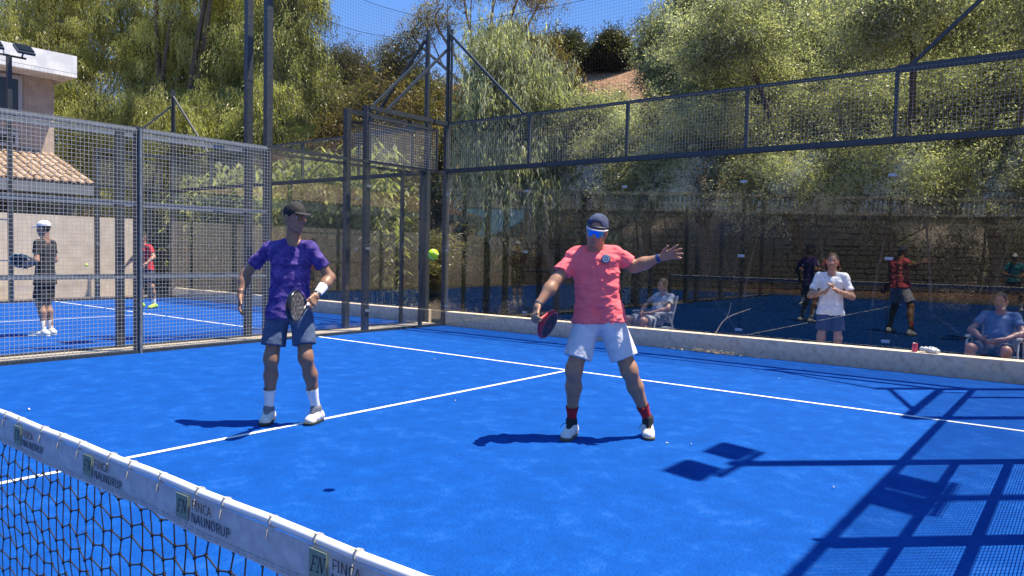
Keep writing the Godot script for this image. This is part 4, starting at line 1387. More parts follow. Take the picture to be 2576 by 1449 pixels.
	for q in [["shl", "ell", 1.0], ["shr", "elr", -1.0]]:
		var sh: Vector3 = J[q[0]]; var el: Vector3 = J[q[1]]
		sf.cap(nek + lf * q[2] * 0.035 - up * 0.035, sh - up * 0.008, 0.042, 0.048 * g, nek + up * 0.012, up)
		sf.cap(che + lf * q[2] * 0.09, sh - up * 0.03, 0.07 * g, 0.045 * g)
		var sl: float = K.get("sleeve", 0.62)
		var en := sh.lerp(el, sl)
		sf.cap(sh - up * 0.006, sh.lerp(el, sl + 0.25), 0.053 * g, 0.064 * g, en, (el - sh).normalized())
	sf.carve(nek + up * 0.055 + fw * 0.03, Vector3(0.068, 0.052, 0.078), B)
	sf.net(sm, wave, K.get("folds", 0.011), Vector3(6, 13, 6))
	obj("shirt", sm, K.shirt, t)
	# shorts
	var hm2 := Mb.new()
	var bf2 := Field.new(lo, hi, cell, 0.012)
	var top := pel + up * 0.06
	for s in [-1.0, 1.0]:
		bf2.cap(top + lf * s * 0.07 * g, pel - up * 0.03 + lf * s * 0.07 * g, 0.084 * g, 0.1 * g)
	for q in [["hpl", "knl"], ["hpr", "knr"]]:
		var hp: Vector3 = J[q[0]]; var kn: Vector3 = J[q[1]]
		var sl: float = K.get("short", 0.72)
		bf2.cap(hp, hp.lerp(kn, sl + 0.3), 0.094 * g, K.get("flare", 0.106) * g, hp.lerp(kn, sl), (kn - hp).normalized())
	bf2.net(hm2, wave, K.get("creases", 0.006), Vector3(6, 4, 6))
	obj("shorts", hm2, K.shorts, t)
	# socks and shoes
	for q in [["anl", "knl", "tol"], ["anr", "knr", "tor"]]:
		var an: Vector3 = J[q[0]]; var kn: Vector3 = J[q[1]]; var to: Vector3 = J[q[2]]
		var so := Mb.new()
		var e := an.lerp(kn, K.get("sock", 0.36))
		so.tube(PackedVector3Array([an - Vector3(0, 0.03, 0), an, an.lerp(e, 0.5), e, e]), PackedFloat32Array([0.036, 0.036, 0.040, 0.053, 0.045]), 14, false)
		var sk := so.mesh()
		obj("sock", so, K.socks, t)
		var gr := to.y
		var d := to - an; d.y = 0.0
		d = d.normalized()
		var heel := an - d * 0.045
		heel.y = gr
		var shf := Field.new(heel - Vector3.ONE * 0.16 - d * 0.05, heel + Vector3(0.5, 0.24, 0.5) * 1.0 + d * 0.0, 0.0075, 0.012)
		shf = Field.new(heel.min(to) - Vector3(0.14, 0.03, 0.14), heel.max(to) + Vector3(0.14, 0.22, 0.14), 0.0075, 0.01)
		var gp := Vector3(0, gr + 0.022, 0)
		var dn := Vector3.DOWN
		var sd := d.cross(Vector3.UP)
		var len := (to - heel).length()
		shf.cap(heel + Vector3(0, 0.05, 0), heel + d * len * 0.45 + Vector3(0, 0.048, 0), 0.042, 0.044, gp, dn)
		shf.cap(heel + d * len * 0.4 + Vector3(0, 0.045, 0), heel + d * (len - 0.03) + Vector3(0, 0.03, 0), 0.044, 0.038, gp, dn)
		shf.cap(heel + d * (len * 0.72) + sd * 0.015 + Vector3(0, 0.028, 0), heel + d * (len - 0.04) - sd * 0.006 + Vector3(0, 0.026, 0), 0.035, 0.033, gp, dn)
		shf.cap(heel + Vector3(0, 0.05, 0), an - Vector3(0, 0.015, 0), 0.042, 0.045)
		var su := Mb.new()
		shf.net(su)
		var shoe := obj("shoe", su, K.shoes, t)
		var sof := Field.new(heel.min(to) - Vector3(0.14, 0.03, 0.14), heel.max(to) + Vector3(0.14, 0.12, 0.14), 0.0075, 0.008)
		sof.cap(heel + Vector3(0, 0.02, 0), heel + d * len * 0.5 + Vector3(0, 0.02, 0), 0.045, 0.044, Vector3(0, gr + 0.026, 0), Vector3.UP)
		sof.cap(heel + d * len * 0.5 + Vector3(0, 0.02, 0), heel + d * (len - 0.02) + Vector3(0, 0.02, 0), 0.046, 0.046, Vector3(0, gr + 0.026, 0), Vector3.UP)
		var sl2 := Mb.new()
		sof.net(sl2)
		obj("sole", sl2, K.get("soles", M.darksteel), shoe)
		if K.has("tongue"):
			var tg := Field.new(an - Vector3.ONE * 0.2, an + Vector3.ONE * 0.2, 0.007, 0.006)
			tg.cap(an + d * 0.03 + Vector3(0, 0.012, 0), heel + d * len * 0.66 + Vector3(0, 0.062, 0), 0.032, 0.016)
			tg.cap(an + Vector3(0, -0.012, 0), an + Vector3(0, 0.012, 0), 0.047, 0.046)
			var tm := Mb.new()
			tg.net(tm)
			obj("tongue", tm, K.tongue, shoe)
		if K.get("laces", false):
			var lc := Mb.new()
			for j in 4:
				var c := heel + d * (len * (0.42 + 0.09 * j)) + Vector3(0, 0.097 - 0.009 * j, 0)
				lc.tube(PackedVector3Array([c - sd * 0.03 - Vector3(0, 0.012, 0), c, c + sd * 0.03 + d * 0.012 - Vector3(0, 0.012, 0)]), PackedFloat32Array([0.0035, 0.004, 0.0035]), 5)
			lc.tube(PackedVector3Array([heel + d * len * 0.4 + Vector3(0, 0.1, 0), heel + d * len * 0.42 + sd * 0.05 + Vector3(0, 0.11, 0), heel + d * len * 0.5 + sd * 0.075 + Vector3(0, 0.075, 0)]), PackedFloat32Array([0.003, 0.003, 0.003]), 5)
			obj("laces", lc, K.get("lacing", M.white), shoe)
	return t

func ball(r: float) -> Mb:
	var m := Mb.new()
	var pr := PackedVector2Array()
	for j in 9:
		var a := -PI / 2 + PI * j / 8.0
		pr.push_back(Vector2(cos(a), sin(a)) * r)
	m.lathe(Vector3.ZERO, pr, 12)
	for j in m.v.size():
		m.n[j] = m.v[j].normalized()
	return m

func cuff(t: Node, called: String, a: Vector3, b: Vector3, r0: float, r1: float, mt: Material) -> void:
	var m := Mb.new()
	m.tube(PackedVector3Array([a, a.lerp(b, 0.1), a.lerp(b, 0.9), b]), PackedFloat32Array([r0 * 0.85, r0, r1, r1 * 0.85]), 14)
	obj(called, m, mt, t)

# racket: c centre of the head, a from head to grip, b across
func racket(label: String, at: Vector3, c: Vector3, a: Vector3, b: Vector3, face: Material, rim: Material, grip: Material, group := "") -> void:
	a = a.normalized()
	b = (b - a * b.dot(a)).normalized()
	var n := a.cross(b).normalized()
	var t := thing("padel_racket", label, "racket", at, 0.0, group)
	var ring := PackedVector3Array(); var inner := PackedVector3Array()
	for j in 40:
		var f := TAU * j / 40.0
		var ca := cos(f)
		var p := c + a * (ca * 0.135 + (0.012 if ca > 0.0 else 0.0) * ca) + b * sin(f) * 0.127 * (1.0 - 0.12 * maxf(ca, 0.0))
		ring.push_back(p)
		inner.push_back(c + (p - c) * 0.9)
	var m := Mb.new()
	m.slab(ring, n * 0.019)
	obj("frame", m, rim, t)
	m = Mb.new()
	m.slab(inner, n * 0.0205)
	obj("face", m, face, t)
	m = Mb.new()
	for r in 5:
		for e in 5:
			var q := Vector2(r - 2, e - 2) * 0.034
			if q.length() < 0.08:
				var p := c + a * q.x + b * q.y
				m.wire(p - n * 0.0212, p + n * 0.0212, 0.006, 6)
				for s in [-1.0, 1.0]:
					var k := m.vert(p + n * 0.0212 * s, n * s)
					for w in 6:
						m.vert(p + n * 0.0212 * s + (a * cos(w * PI / 3) + b * sin(w * PI / 3)) * 0.006, n * s)
					for w in 6:
						m.tri(k, k + 1 + w, k + 1 + (w + 1) % 6)
	obj("holes", m, mat(Color(0.01, 0.01, 0.01), 0.9), t)
	m = Mb.new()
	for s in [-1.0, 1.0]:
		m.tube(PackedVector3Array([c + a * 0.115 + b * 0.075 * s, c + a * 0.165 + b * 0.04 * s, c + a * 0.2 + b * 0.008 * s]), PackedFloat32Array([0.016, 0.015, 0.013]), 8)
	obj("throat", m, rim, t)
	m = Mb.new()
	m.tube(PackedVector3Array([c + a * 0.19, c + a * 0.2, c + a * 0.3, c + a * 0.31, c + a * 0.318]), PackedFloat32Array([0.013, 0.0165, 0.0165, 0.019, 0.014]), 10)
	obj("grip", m, grip, t)

func cloth(a: Color, b: Color, freq := 0.02, scale := 2.0, kind := FastNoiseLite.TYPE_SIMPLEX_SMOOTH) -> StandardMaterial3D:
	var m := surf(ntex(freq, [0.3, 0.7], [a, b], 256, 3, 13, kind), scale, 0.9, nmap(0.018, 9.0, 256, 4), 0.6, false)
	m.metallic_specular = 0.25
	return m

# a plain standing pose facing local +z, turned by yaw; arms by elbow and wrist points
func stance(h: float, yaw: float, arms: Dictionary, feet := 0.14, lean := 0.0) -> Dictionary:
	var s := h / 1.78
	var J := {
		"hed": Vector3(0, 1.655, 0.02 + lean), "nek": Vector3(0, 1.5, lean * 0.9), "che": Vector3(0, 1.34, lean * 0.7), "pel": Vector3(0, 0.95, 0),
		"shl": Vector3(0.175, 1.44, lean * 0.8), "shr": Vector3(-0.175, 1.44, lean * 0.8),
		"ell": Vector3(0.25, 1.17, -0.02), "wrl": Vector3(0.26, 0.93, 0.06), "elr": Vector3(-0.25, 1.17, -0.02), "wrr": Vector3(-0.26, 0.93, 0.06),
		"hpl": Vector3(0.085, 0.9, 0), "hpr": Vector3(-0.085, 0.9, 0), "knl": Vector3(feet * 0.9, 0.5, 0.03), "knr": Vector3(-feet * 0.9, 0.5, 0.03),
		"anl": Vector3(feet, 0.1, -0.03), "anr": Vector3(-feet, 0.1, -0.03), "tol": Vector3(feet + 0.03, 0, 0.17), "tor": Vector3(-feet - 0.03, 0, 0.17),
	}
	for k in arms:
		J[k] = arms[k]
	for k in J:
		J[k] = ((J[k] as Vector3) * s).rotated(Vector3.UP, yaw)
	return J

func skin_of(c: Color) -> StandardMaterial3D:
	var m := surf(ntex(0.02, [0.2, 0.8], [c * 0.88, c * 1.1], 256, 4, 6), 3.0, 0.48, nmap(0.1, 3.0, 256), 0.2, false)
	m.subsurf_scatter_enabled = true; m.subsurf_scatter_strength = 0.08
	return m

func players() -> void:
	var cd := Vector3(0.815, 0, 0.579)
	var ir := Vector3(0.79, 0, -0.61)
	# --- the man in purple
	var at := Vector3(4.9, 0, 7.14)
	var J := {"hed": Vector3(0.044, 1.707, -0.037), "nek": Vector3(0.011, 1.537, -0.040), "che": Vector3(0.005, 1.389, -0.026), "pel": Vector3(0.014, 0.952, -0.008), "shr": Vector3(-0.152, 1.462, 0.070), "shl": Vector3(0.152, 1.472, -0.108), "elr": Vector3(-0.338, 1.231, 0.173), "wrr": Vector3(-0.278, 1.066, 0.256), "hnr": Vector3(-0.260, 0.906, 0.283), "ell": Vector3(0.229, 1.219, -0.250), "wrl": Vector3(0.281, 1.084, -0.078), "hnl": Vector3(0.311, 1.010, 0.010), "hpr": Vector3(-0.061, 0.885, 0.054), "hpl": Vector3(0.100, 0.889, -0.071), "knr": Vector3(-0.033, 0.545, 0.131), "knl": Vector3(0.190, 0.560, -0.043), "anr": Vector3(-0.149, 0.105, 0.071), "anl": Vector3(0.145, 0.11, -0.186), "tor": Vector3(-0.047, 0.0, 0.185), "tol": Vector3(0.192, 0.0, -0.067)}
	var skin := skin_of(Color(0.27, 0.145, 0.088))
	var axis := Vector3(0.5, 0.0, 0.87)
	var K := {"fwd": cd, "look": (cd * 0.78 + ir * 0.62 + Vector3(0, -0.05, 0)), "headup": Vector3(-0.04, 1, 0.0), "skin": skin, "cell": 0.011, "hcell": 0.004, "handcell": 0.0042,
		"shirt": cloth(Color(0.046, 0.034, 0.165), Color(0.155, 0.10, 0.33), 0.026, 2.6, FastNoiseLite.TYPE_CELLULAR), "shorts": cloth(Color(0.06, 0.09, 0.16), Color(0.085, 0.12, 0.20)), "socks": mat(Color(0.72, 0.72, 0.72), 0.9), "shoes": cloth(Color(0.62, 0.61, 0.56), Color(0.72, 0.71, 0.66)), "soles": mat(Color(0.045, 0.05, 0.035), 0.9),
		"cap": mat(Color(0.018, 0.017, 0.017), 0.85), "hair": mat(Color(0.012, 0.01, 0.009), 0.9), "tongue": mat(Color(0.16, 0.17, 0.19), 0.9), "smile": true, "sock": 0.42, "laces": true, "sleeve": 0.66, "hem": 0.08, "short": 0.68, "girth": 0.97,
		"hands": {"l": {"palm": Vector3(-0.6, -0.4, 0.35), "thumb": 1.0, "curl": 1.0}, "r": {"palm": Vector3(0.5, 0, -0.6), "thumb": 1.0, "curl": 0.35, "spread": 0.35}}}
	var p := person("person", "man in purple shirt and black cap standing at the centre line", at, J, K)
	cuff(p, "wristband", J.wrl - (J.wrl - J.ell).normalized() * 0.125, J.wrl - (J.wrl - J.ell).normalized() * 0.02, 0.043, 0.036, mat(Color(0.8, 0.8, 0.8), 0.95))
	cuff(p, "bracelet", J.wrl - (J.wrl - J.ell).normalized() * 0.014, J.wrl + (J.wrl - J.ell).normalized() * 0.008, 0.032, 0.031, M.darksteel)
	cuff(p, "watch", J.wrr - (J.wrr - J.elr).normalized() * 0.04, J.wrr - (J.wrr - J.elr).normalized() * 0.012, 0.034, 0.034, M.darksteel)
	var grip: Vector3 = J.wrl + (J.hnl - J.wrl).normalized() * 0.085 + Vector3(-0.02, -0.02, 0.012)
	var camo := surf(ntex(0.03, [0.3, 0.42, 0.5, 0.6, 0.75], [Color(0.02, 0.02, 0.018), Color(0.05, 0.045, 0.04), Color(0.28, 0.24, 0.19), Color(0.06, 0.055, 0.05), Color(0.42, 0.38, 0.32)], 512, 3, 33, FastNoiseLite.TYPE_CELLULAR), 2.5, 0.35, null, 1.0, false)
	racket("black and silver patterned racket held by the man in purple", at, grip + axis * 0.265, -axis, Vector3(0.05, 1, 0), camo, mat(Color(0.012, 0.013, 0.018), 0.25), mat(Color(0.75, 0.74, 0.74), 0.7), "rackets of the near pair")
	# --- the man in pink
	at = Vector3(7.15, 0, 5.75)
	cd = Vector3(0.505, 0, 0.863)
	J = {"hed": Vector3(-0.062, 1.640, 0.132), "nek": Vector3(-0.108, 1.530, 0.070), "che": Vector3(-0.102, 1.390, 0.075), "pel": Vector3(-0.067, 0.957, 0.055), "shr": Vector3(-0.238, 1.468, 0.140), "shl": Vector3(0.020, 1.472, -0.012), "elr": Vector3(-0.307, 1.247, 0.318), "wrr": Vector3(-0.335, 1.061, 0.511), "hnr": Vector3(-0.322, 0.985, 0.568), "ell": Vector3(0.134, 1.366, -0.126), "wrl": Vector3(0.345, 1.445, -0.168), "hnl": Vector3(0.444, 1.478, -0.183), "hpr": Vector3(-0.146, 0.898, 0.110), "hpl": Vector3(0.019, 0.903, 0.0), "knr": Vector3(-0.180, 0.545, 0.226), "knl": Vector3(0.162, 0.550, -0.041), "anr": Vector3(-0.249, 0.115, 0.134), "anl": Vector3(0.217, 0.135, -0.271), "tor": Vector3(-0.194, 0.0, 0.307), "tol": Vector3(0.287, 0.0, -0.173)}
	skin = skin_of(Color(0.35, 0.185, 0.11))
	K = {"fwd": cd, "look": cd * 0.96 - ir * 0.16 + Vector3(0, -0.2, 0), "headup": ir * 0.2 + Vector3.UP, "skin": skin, "cell": 0.011, "hcell": 0.004, "handcell": 0.004, "girth": 1.1, "face": false,
		"shirt": cloth(Color(0.93, 0.15, 0.17), Color(0.98, 0.185, 0.20), 0.02, 2.0), "shorts": cloth(Color(0.56, 0.57, 0.60), Color(0.66, 0.67, 0.69)), "socks": mat(Color(0.32, 0.01, 0.025), 0.9), "shoes": cloth(Color(0.66, 0.65, 0.60), Color(0.76, 0.75, 0.70)), "soles": mat(Color(0.10, 0.09, 0.07), 0.9),
		"cap": cloth(Color(0.045, 0.055, 0.10), Color(0.08, 0.095, 0.16)), "tongue": mat(Color(0.02, 0.02, 0.022), 0.9), "backwards": true, "sock": 0.3, "laces": true, "lacing": M.darksteel, "sleeve": 0.72, "hem": 0.035, "short": 0.72, "folds": 0.018,
		"hands": {"r": {"palm": Vector3(0.3, -0.6, -0.5), "thumb": -1.0, "curl": 1.0}, "l": {"palm": Vector3(0.35, -0.35, 0.85), "thumb": -1.0, "curl": 0.1, "spread": 0.7}}}
	K.hair = mat(Color(0.03, 0.02, 0.015), 0.9)
	K.erase("hair")
	p = person("person", "man in pink shirt and white shorts reaching for the ball", at, J, K)
	var hb := basis_of(K.look, K.headup)
	glasses(p, J.hed, hb)
	var st := Mb.new()
	var sp := PackedVector3Array(); var sr := PackedFloat32Array()
	for j in 13:
		var a := -1.0 + 2.0 * j / 12.0
		sp.push_back(J.hed + hb * Vector3(0.081 * sin(a), 0.046 - 0.004 * cos(a), -0.012 + 0.101 * cos(a))); sr.push_back(0.009)
	st.tube(sp, sr, 6)
	obj("cap_strap", st, M.darksteel, p)
	cuff(p, "wristwatch", J.wrl - (J.wrl - J.ell).normalized() * 0.04, J.wrl - (J.wrl - J.ell).normalized() * 0.01, 0.034, 0.033, mat(Color(0.02, 0.05, 0.16), 0.5))
	cuff(p, "bracelet", J.wrr - (J.wrr - J.elr).normalized() * 0.02, J.wrr - (J.wrr - J.elr).normalized() * 0.008, 0.034, 0.033, M.darksteel)
	var lf: Vector3 = basis_of(K.fwd, Vector3.UP).x
	var bad := Mb.new()
	bad.lathe(Vector3.ZERO, PackedVector2Array([Vector2(0.035, -0.03), Vector2(0.035, 0.002), Vector2(0.025, 0.003)]), 24)
	var bt := Transform3D(Basis(lf, cd, lf.cross(cd)).orthonormalized(), J.che + Vector3(0, 0.0, 0) + cd * 0.128 + lf * 0.083 + Vector3(0, 0.035, 0))
	bt.basis = bt.basis * Basis(Vector3.FORWARD, 0.0)
	var b2 := Mb.new()
	b2.add(bad, bt)
	var bo := obj("badge", b2, mat(Color(0.05, 0.08, 0.10), 0.7), p)
	bad = Mb.new()
	bad.lathe(Vector3.ZERO, PackedVector2Array([Vector2(0.028, 0.0), Vector2(0.028, 0.0035), Vector2(0.0, 0.0035)]), 24)
	b2 = Mb.new()
	b2.add(bad, bt)
	obj("badge_disc", b2, mat(Color(0.72, 0.74, 0.72), 0.7), bo)
	bad = Mb.new()
	for j in 8:
		var f := TAU * j / 8.0
		bad.box(Vector3(cos(f) * 0.013, 0.0045, sin(f) * 0.015), Vector3(0.0035, 0, 0), Vector3(0, 0.0006, 0), Vector3(0, 0, 0.004))
	b2 = Mb.new()
	b2.add(bad, bt)
	obj("badge_print", b2, M.darksteel, bo)
	axis = Vector3(-0.30, -0.24, -0.92)
	grip = J.wrr + (J.hnr - J.wrr).normalized() * 0.08 + Vector3(0.015, -0.035, -0.02)
	var redface := surf(ntex(0.012, [0.46, 0.5, 0.54, 0.6], [Color(0.012, 0.012, 0.013), Color(0.4, 0.03, 0.035), Color(0.4, 0.02, 0.03), Color(0.012, 0.012, 0.012)], 256, 2, 3), 3.0, 0.6, null, 1.0, false)
	racket("black and red racket swung low by the man in pink", at, grip + axis * 0.26, -axis, Vector3(-0.35, -0.9, 0.27), redface, mat(Color(0.40, 0.02, 0.03), 0.3), mat(Color(0.10, 0.10, 0.11), 0.7), "rackets of the near pair")
	# --- others, coarser
	var sk := skin_of(Color(0.36, 0.20, 0.13))
	var il := Vector3(-0.79, 0, 0.61)
	var black := mat(Color(0.014, 0.014, 0.016), 0.85)
	J = stance(1.82, atan2(il.x, il.z), {"ell": Vector3(0.24, 1.17, -0.02), "wrl": Vector3(0.06, 1.12, 0.24), "elr": Vector3(-0.24, 1.17, 0.0), "wrr": Vector3(-0.1, 1.1, 0.25)}, 0.09)
	p = person("person", "man in black shirt, shorts and white cap on the left court", Vector3(-2.87, 0, 6.11), J, {"fwd": il, "look": il + Vector3(0, -0.05, 0), "skin": sk, "cell": 0.015, "hcell": 0.007, "handcell": 0.007, "shirt": black, "shorts": mat(Color(0.017, 0.017, 0.018), 0.8), "socks": M.white, "shoes": mat(Color(0.66, 0.68, 0.64), 0.7), "soles": M.white, "cap": M.white, "hair": mat(Color(0.02, 0.015, 0.01), 0.9), "sock": 0.35, "hem": 0.16, "short": 0.82, "folds": 0.008})
	for q in [[Vector3(0.2, 1.34, -0.01), 0.0]]:
		var pr := Mb.new()
		var c: Vector3 = (q[0] as Vector3 * 1.82 / 1.78).rotated(Vector3.UP, atan2(il.x, il.z))
		var out := basis_of(il, Vector3.UP).x
		for e in [[-0.022, 0.012], [0.022, 0.012]]:
			pr.box(c + il * e[0] + out * 0.018 + Vector3(0, -0.03, 0), il * 0.014, Vector3(0, 0.05, 0), out * 0.004)
		obj("sleeve_print", pr, M.white, p)
	var rp: Vector3 = (Vector3(-0.02, 1.16, 0.42) * 1.02).rotated(Vector3.UP, atan2(il.x, il.z))
	racket("black racket tucked in the hands of the man in black", Vector3(-2.87, 0, 6.11), rp, Vector3(0.65, 0.1, -0.55), Vector3(0.2, 1, 0.4), mat(Color(0.02, 0.02, 0.025), 0.3), mat(Color(0.3, 0.36, 0.3), 0.4), black)
	var rd := Vector3(0.3, 0, 0.95).normalized()
	J = stance(1.78, atan2(rd.x, rd.z), {"ell": Vector3(0.32, 1.2, 0.1), "wrl": Vector3(0.3, 1.05, 0.3), "elr": Vector3(-0.3, 1.18, 0.1), "wrr": Vector3(-0.42, 0.98, 0.22)}, 0.2, 0.1)
	person("person", "man in red shirt half hidden by posts on the left court", Vector3(-7.4, 0, 2.3), J, {"fwd": rd, "look": rd, "skin": sk, "cell": 0.018, "hcell": 0.009, "handcell": 0.008, "shirt": mat(Color(0.50, 0.015, 0.03), 0.85), "shorts": mat(Color(0.04, 0.045, 0.08), 0.85), "socks": M.white, "shoes": mat(Color(0.42, 0.75, 0.05), 0.6), "hair": mat(Color(0.02, 0.015, 0.01), 0.9), "sock": 0.3})
	# man in a white T-shirt behind the glass, hands together at his chest
	var toc := Vector3(0.25, 0, 0.97).normalized()
	J = stance(1.76, atan2(toc.x, toc.z), {"ell": Vector3(0.29, 1.13, 0.06), "wrl": Vector3(0.07, 1.23, 0.27), "elr": Vector3(-0.29, 1.13, 0.06), "wrr": Vector3(-0.07, 1.21, 0.27), "hnl": Vector3(0.0, 1.31, 0.29), "hnr": Vector3(-0.01, 1.3, 0.29)}, 0.13)
	person("person", "man in white T-shirt standing behind the glass with clasped hands", Vector3(7.08, -0.2, -0.8), J, {"fwd": toc, "look": toc, "skin": sk, "cell": 0.014, "hcell": 0.006, "handcell": 0.0055, "shirt": cloth(Color(0.66, 0.68, 0.70), Color(0.76, 0.77, 0.78)), "shorts": mat(Color(0.02, 0.03, 0.07), 0.85), "socks": mat(Color(0.3, 0.3, 0.3), 0.9), "shoes": mat(Color(0.2, 0.2, 0.2), 0.8), "hair": mat(Color(0.035, 0.024, 0.017), 0.9), "hem": 0.1, "sock": 0.15, "sleeve": 0.7})
	seated(Vector3(4.0, -0.2, -1.15), Vector3(-0.35, 0, 0.94), "man in light shirt lounging on a pale chair behind the glass", mat(Color(0.17, 0.20, 0.26), 0.85), mat(Color(0.16, 0.17, 0.2), 0.85), skin_of(Color(0.2, 0.11, 0.08)), "pale framed garden chair under the lounging man", mat(Color(0.34, 0.35, 0.37), 0.5))
	seated(Vector3(9.15, -0.2, -0.95), Vector3(-0.1, 0, 1), "man in blue shirt sitting behind the glass at the right edge", mat(Color(0.05, 0.09, 0.20), 0.85), mat(Color(0.03, 0.035, 0.06), 0.85), skin_of(Color(0.22, 0.11, 0.08)), "tubular garden chair under the man in blue", mat(Color(0.34, 0.35, 0.36), 0.4))
	# players on the other half, mirrored in the glass
	var opp := [[Vector3(8.2, 0, 17.0), "man in turquoise shirt and white cap beyond the net", Color(0.02, 0.26, 0.30), true], [Vector3(3.0, 0, 13.8), "man in white shirt and white cap beyond the net", Color(0.6, 0.6, 0.6), true], [Vector3(3.5, 0, 14.3), "man in salmon shirt standing beyond the net", Color(0.6, 0.16, 0.13), false]]
	for q in opp:
		var fd := Vector3(0.1, 0, -1)
		J = stance(1.78, atan2(fd.x, fd.z), {"ell": Vector3(0.3, 1.15, 0.1), "wrl": Vector3(0.12, 1.1, 0.32), "elr": Vector3(-0.3, 1.15, 0.1), "wrr": Vector3(-0.15, 1.08, 0.32)}, 0.22, 0.08)
		var k2 := {"fwd": fd, "look": fd, "skin": sk, "cell": 0.02, "hcell": 0.01, "handcell": 0.009, "shirt": mat(q[2], 0.85), "shorts": mat(Color(0.1, 0.1, 0.12), 0.85), "socks": M.white, "shoes": M.white, "hair": mat(Color(0.02, 0.015, 0.01), 0.9), "face": false}
		if q[3]:
			k2.cap = M.white
		person("person", q[1], q[0], J, k2)

func glasses(t: Node, hc: Vector3, hb: Basis) -> void:
	var m := Mb.new()
	var n := 24
	for j in n + 1:
		var a := -1.02 + 2.04 * j / n
		var o := Vector3(sin(a) * 0.079, 0, -0.004 + cos(a) * 0.101)
		var nn := hb * Vector3(sin(a), 0, cos(a)).normalized()
		var notch := 0.03 * exp(-pow(a / 0.17, 2.0))
		var lowc := -0.036 + notch + 0.012 * pow(absf(a), 3.0)
		for r in 5:
			m.vert(hc + hb * (o + Vector3(0, lerpf(lowc, 0.02, r / 4.0), 0.004 * sin(r / 4.0 * PI))), nn)
		if j > 0:
			for r in 4:
				var k := (j - 1) * 5 + r
				m.tri(k, k + 1, k + 5); m.tri(k + 1, k + 6, k + 5)
	var lens := mat(Color(0.03, 0.26, 0.85), 0.12, 0.85)
	var g := obj("sunglasses", m, lens, t)
	var f := Mb.new()
	var p := PackedVector3Array(); var r := PackedFloat32Array()
	for j in 17:
		var a := -1.3 + 2.6 * j / 16.0
		p.push_back(hc + hb * Vector3(sin(a) * 0.082, 0.021, -0.004 + cos(a) * 0.104)); r.push_back(0.0062)
	p.push_back(hc + hb * Vector3(0.082, 0.015, -0.03)); r.push_back(0.003)
	f.tube(p, r, 6)
	obj("glasses_frame", f, M.white, g)

func seated(at: Vector3, fd: Vector3, label: String, shirt: Material, shorts: Material, sk: Material, chair_label: String, frame: Material) -> void:
	var yaw := atan2(fd.x, fd.z)
	var J := {
		"hed": Vector3(0, 1.14, -0.2), "nek": Vector3(0, 1.01, -0.25), "che": Vector3(0, 0.86, -0.22), "pel": Vector3(0, 0.53, -0.05),
		"shl": Vector3(0.18, 0.955, -0.24), "shr": Vector3(-0.18, 0.955, -0.24), "ell": Vector3(0.3, 0.74, -0.05), "wrl": Vector3(0.12, 0.66, 0.18), "elr": Vector3(-0.3, 0.74, -0.05), "wrr": Vector3(-0.12, 0.65, 0.18),
		"hpl": Vector3(0.1, 0.52, 0.0), "hpr": Vector3(-0.1, 0.52, 0.0), "knl": Vector3(0.2, 0.53, 0.42), "knr": Vector3(-0.2, 0.53, 0.42), "anl": Vector3(0.2, 0.1, 0.42), "anr": Vector3(-0.2, 0.1, 0.42), "tol": Vector3(0.23, 0, 0.62), "tor": Vector3(-0.23, 0, 0.62),
	}
	for k in J:
		J[k] = (J[k] as Vector3).rotated(Vector3.UP, yaw)
	var fn := fd.normalized()
	person("person", label, at, J, {"fwd": fn, "look": fn + Vector3(0, -0.12, 0), "skin": sk, "cell": 0.016, "hcell": 0.008, "handcell": 0.007, "shirt": shirt, "shorts": shorts, "socks": M.white, "shoes": M.white, "hair": mat(Color(0.06, 0.045, 0.035), 0.9), "sock": 0.2, "hem": 0.0, "short": 0.8})
	var t := thing("garden_chair", chair_label, "chair", at, yaw, "garden chairs behind the glass")
	var m := Mb.new()
	m.box(Vector3(0, 0.4, 0.02), Vector3(0.24, 0, 0), Vector3(0, 0.015, 0), Vector3(0, 0, 0.24))
	obj("seat", m, frame, t)
	m = Mb.new()
	m.box(Vector3(0, 0.72, -0.3), Vector3(0.22, 0, 0), Vector3(0, 0.24, -0.07), Vector3(0, 0.004, 0.014))
	obj("backrest", m, frame, t)
	for s in [-1.0, 1.0]:
		var r := PackedFloat32Array([0.014, 0.014, 0.014, 0.014])
		m = Mb.new()
		m.tube(PackedVector3Array([Vector3(s * 0.3, 0, 0.3), Vector3(s * 0.29, 0.35, 0.26), Vector3(s * 0.29, 0.62, 0.2), Vector3(s * 0.29, 0.66, 0.05)]), r, 8)
		obj("leg", m, frame, t)
		m = Mb.new()
		m.tube(PackedVector3Array([Vector3(s * 0.3, 0, -0.3), Vector3(s * 0.29, 0.35, -0.22), Vector3(s * 0.29, 0.62, -0.1), Vector3(s * 0.29, 0.655, 0.04)]), r, 8)
		obj("leg", m, frame, t)
		m = Mb.new()
		m.box(Vector3(s * 0.29, 0.675, 0.02), Vector3(0.025, 0, 0), Vector3(0, 0.012, 0), Vector3(0, 0, 0.2))
		obj("armrest", m, frame, t)

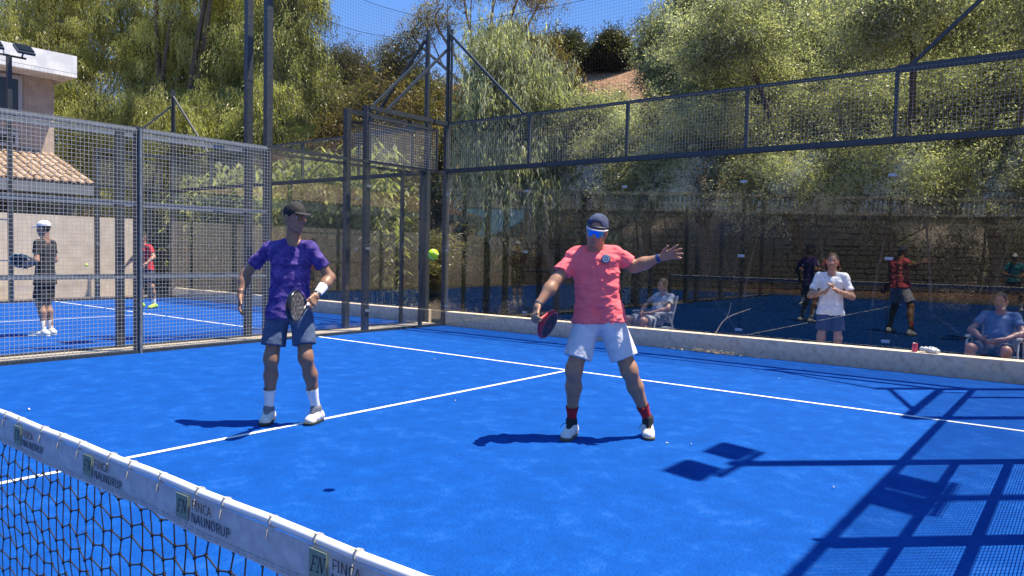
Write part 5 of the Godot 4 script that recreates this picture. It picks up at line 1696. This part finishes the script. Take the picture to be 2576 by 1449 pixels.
# ------------------------------------------------------------------ small things
func small_things() -> void:
	for q in [[Vector3(6.997, 1.434, 7.6), 0.0335, "yellow green ball in the air between the players"], [Vector3(-7.6, 1.0, 3.55), 0.033, "second ball in the air on the left court"]]:
		var t := thing("padel_ball", q[2], "ball", q[0], 0.6, "balls in play")
		var felt := surf(ntex(0.2, [0.2, 0.8], [Color(0.36, 0.62, 0.015), Color(0.50, 0.80, 0.03)], 128, 4), 12.0, 0.95, null, 1.0, false)
		obj("felt", ball(q[1]), felt, t)
		var s := Mb.new()
		var p := PackedVector3Array(); var r := PackedFloat32Array()
		for j in 41:
			var a := TAU * j / 40.0
			p.push_back(Vector3(cos(a) + 0.35 * cos(3.0 * a), sin(a) - 0.35 * sin(3.0 * a), 1.18 * sin(2.0 * a)).normalized() * q[1]); r.push_back(q[1] * 0.035)
		s.tube(p, r, 5, false)
		obj("seam", s, M.white, t)
	var t := thing("drink_can", "small red drink can standing on the kerb behind the glass", "can", Vector3(8.33, 0.27, -0.13))
	var m := Mb.new()
	m.lathe(Vector3.ZERO, PackedVector2Array([Vector2(0.0, 0.001), Vector2(0.026, 0.001), Vector2(0.033, 0.008), Vector2(0.033, 0.105), Vector2(0.027, 0.116)]), 16)
	obj("can_body", m, mat(Color(0.55, 0.02, 0.025), 0.3), t)
	m = Mb.new()
	m.lathe(Vector3.ZERO, PackedVector2Array([Vector2(0.027, 0.116), Vector2(0.025, 0.113), Vector2(0.0, 0.113)]), 16)
	obj("can_lid", m, M.chrome, t)
	var rg := RandomNumberGenerator.new()
	rg.seed = 4
	t = thing("crumpled_bag", "crumpled pale plastic bag beside the red can on the kerb", "bag", Vector3(8.52, 0.27, -0.15))
	var f := Field.new(Vector3(-0.2, 0.0, -0.12), Vector3(0.2, 0.12, 0.12), 0.01, 0.01)
	for j in 6:
		f.ell(Vector3(rg.randfn(0, 0.06), 0.03 + rg.randf() * 0.02, rg.randfn(0, 0.02)), Vector3(0.05, 0.03, 0.04), Basis())
	m = Mb.new()
	f.net(m, wave, 0.02, Vector3.ONE * 28.0)
	obj("plastic", m, mat(Color(0.42, 0.44, 0.45), 0.4), t)
	t = thing("sports_bag", "dark sports bag on the ground at the right behind the glass", "bag", Vector3(9.55, -0.2, -0.62), 0.3)
	f = Field.new(Vector3(-0.4, -0.03, -0.3), Vector3(0.4, 0.5, 0.3), 0.014, 0.02)
	f.cap(Vector3(-0.2, 0.15, 0), Vector3(0.2, 0.16, 0.02), 0.15, 0.15, Vector3.ZERO, Vector3.DOWN)
	f.ell(Vector3(0.02, 0.28, 0), Vector3(0.2, 0.1, 0.12), Basis())
	m = Mb.new()
	f.net(m, wave, 0.02, Vector3.ONE * 8.0)
	obj("bag_body", m, mat(Color(0.015, 0.015, 0.02), 0.6), t)
	m = Mb.new()
	m.tube(PackedVector3Array([Vector3(-0.15, 0.3, 0.02), Vector3(-0.08, 0.43, 0.03), Vector3(0.08, 0.43, 0.03), Vector3(0.15, 0.3, 0.02)]), PackedFloat32Array([0.012, 0.012, 0.012, 0.012]), 6)
	obj("handle", m, M.darksteel, t)
	# fallen dry stalk leaning on the kerb
	t = thing("dry_stalk", "dry bent stalk leaning on the kerb outside the glass", "stalk", Vector3(5.55, 0.27, -0.2))
	limb(t, "stem", [Vector3(0, 0, 0), Vector3(0.15, 0.25, -0.05), Vector3(0.5, 0.42, -0.12)], 0.009, 0.004, mat(Color(0.4, 0.34, 0.22), 0.9))
	limb(t, "twig", [Vector3(0.15, 0.25, -0.05), Vector3(0.2, 0.38, -0.05), Vector3(0.23, 0.5, -0.02)], 0.005, 0.002, mat(Color(0.4, 0.34, 0.22), 0.9))
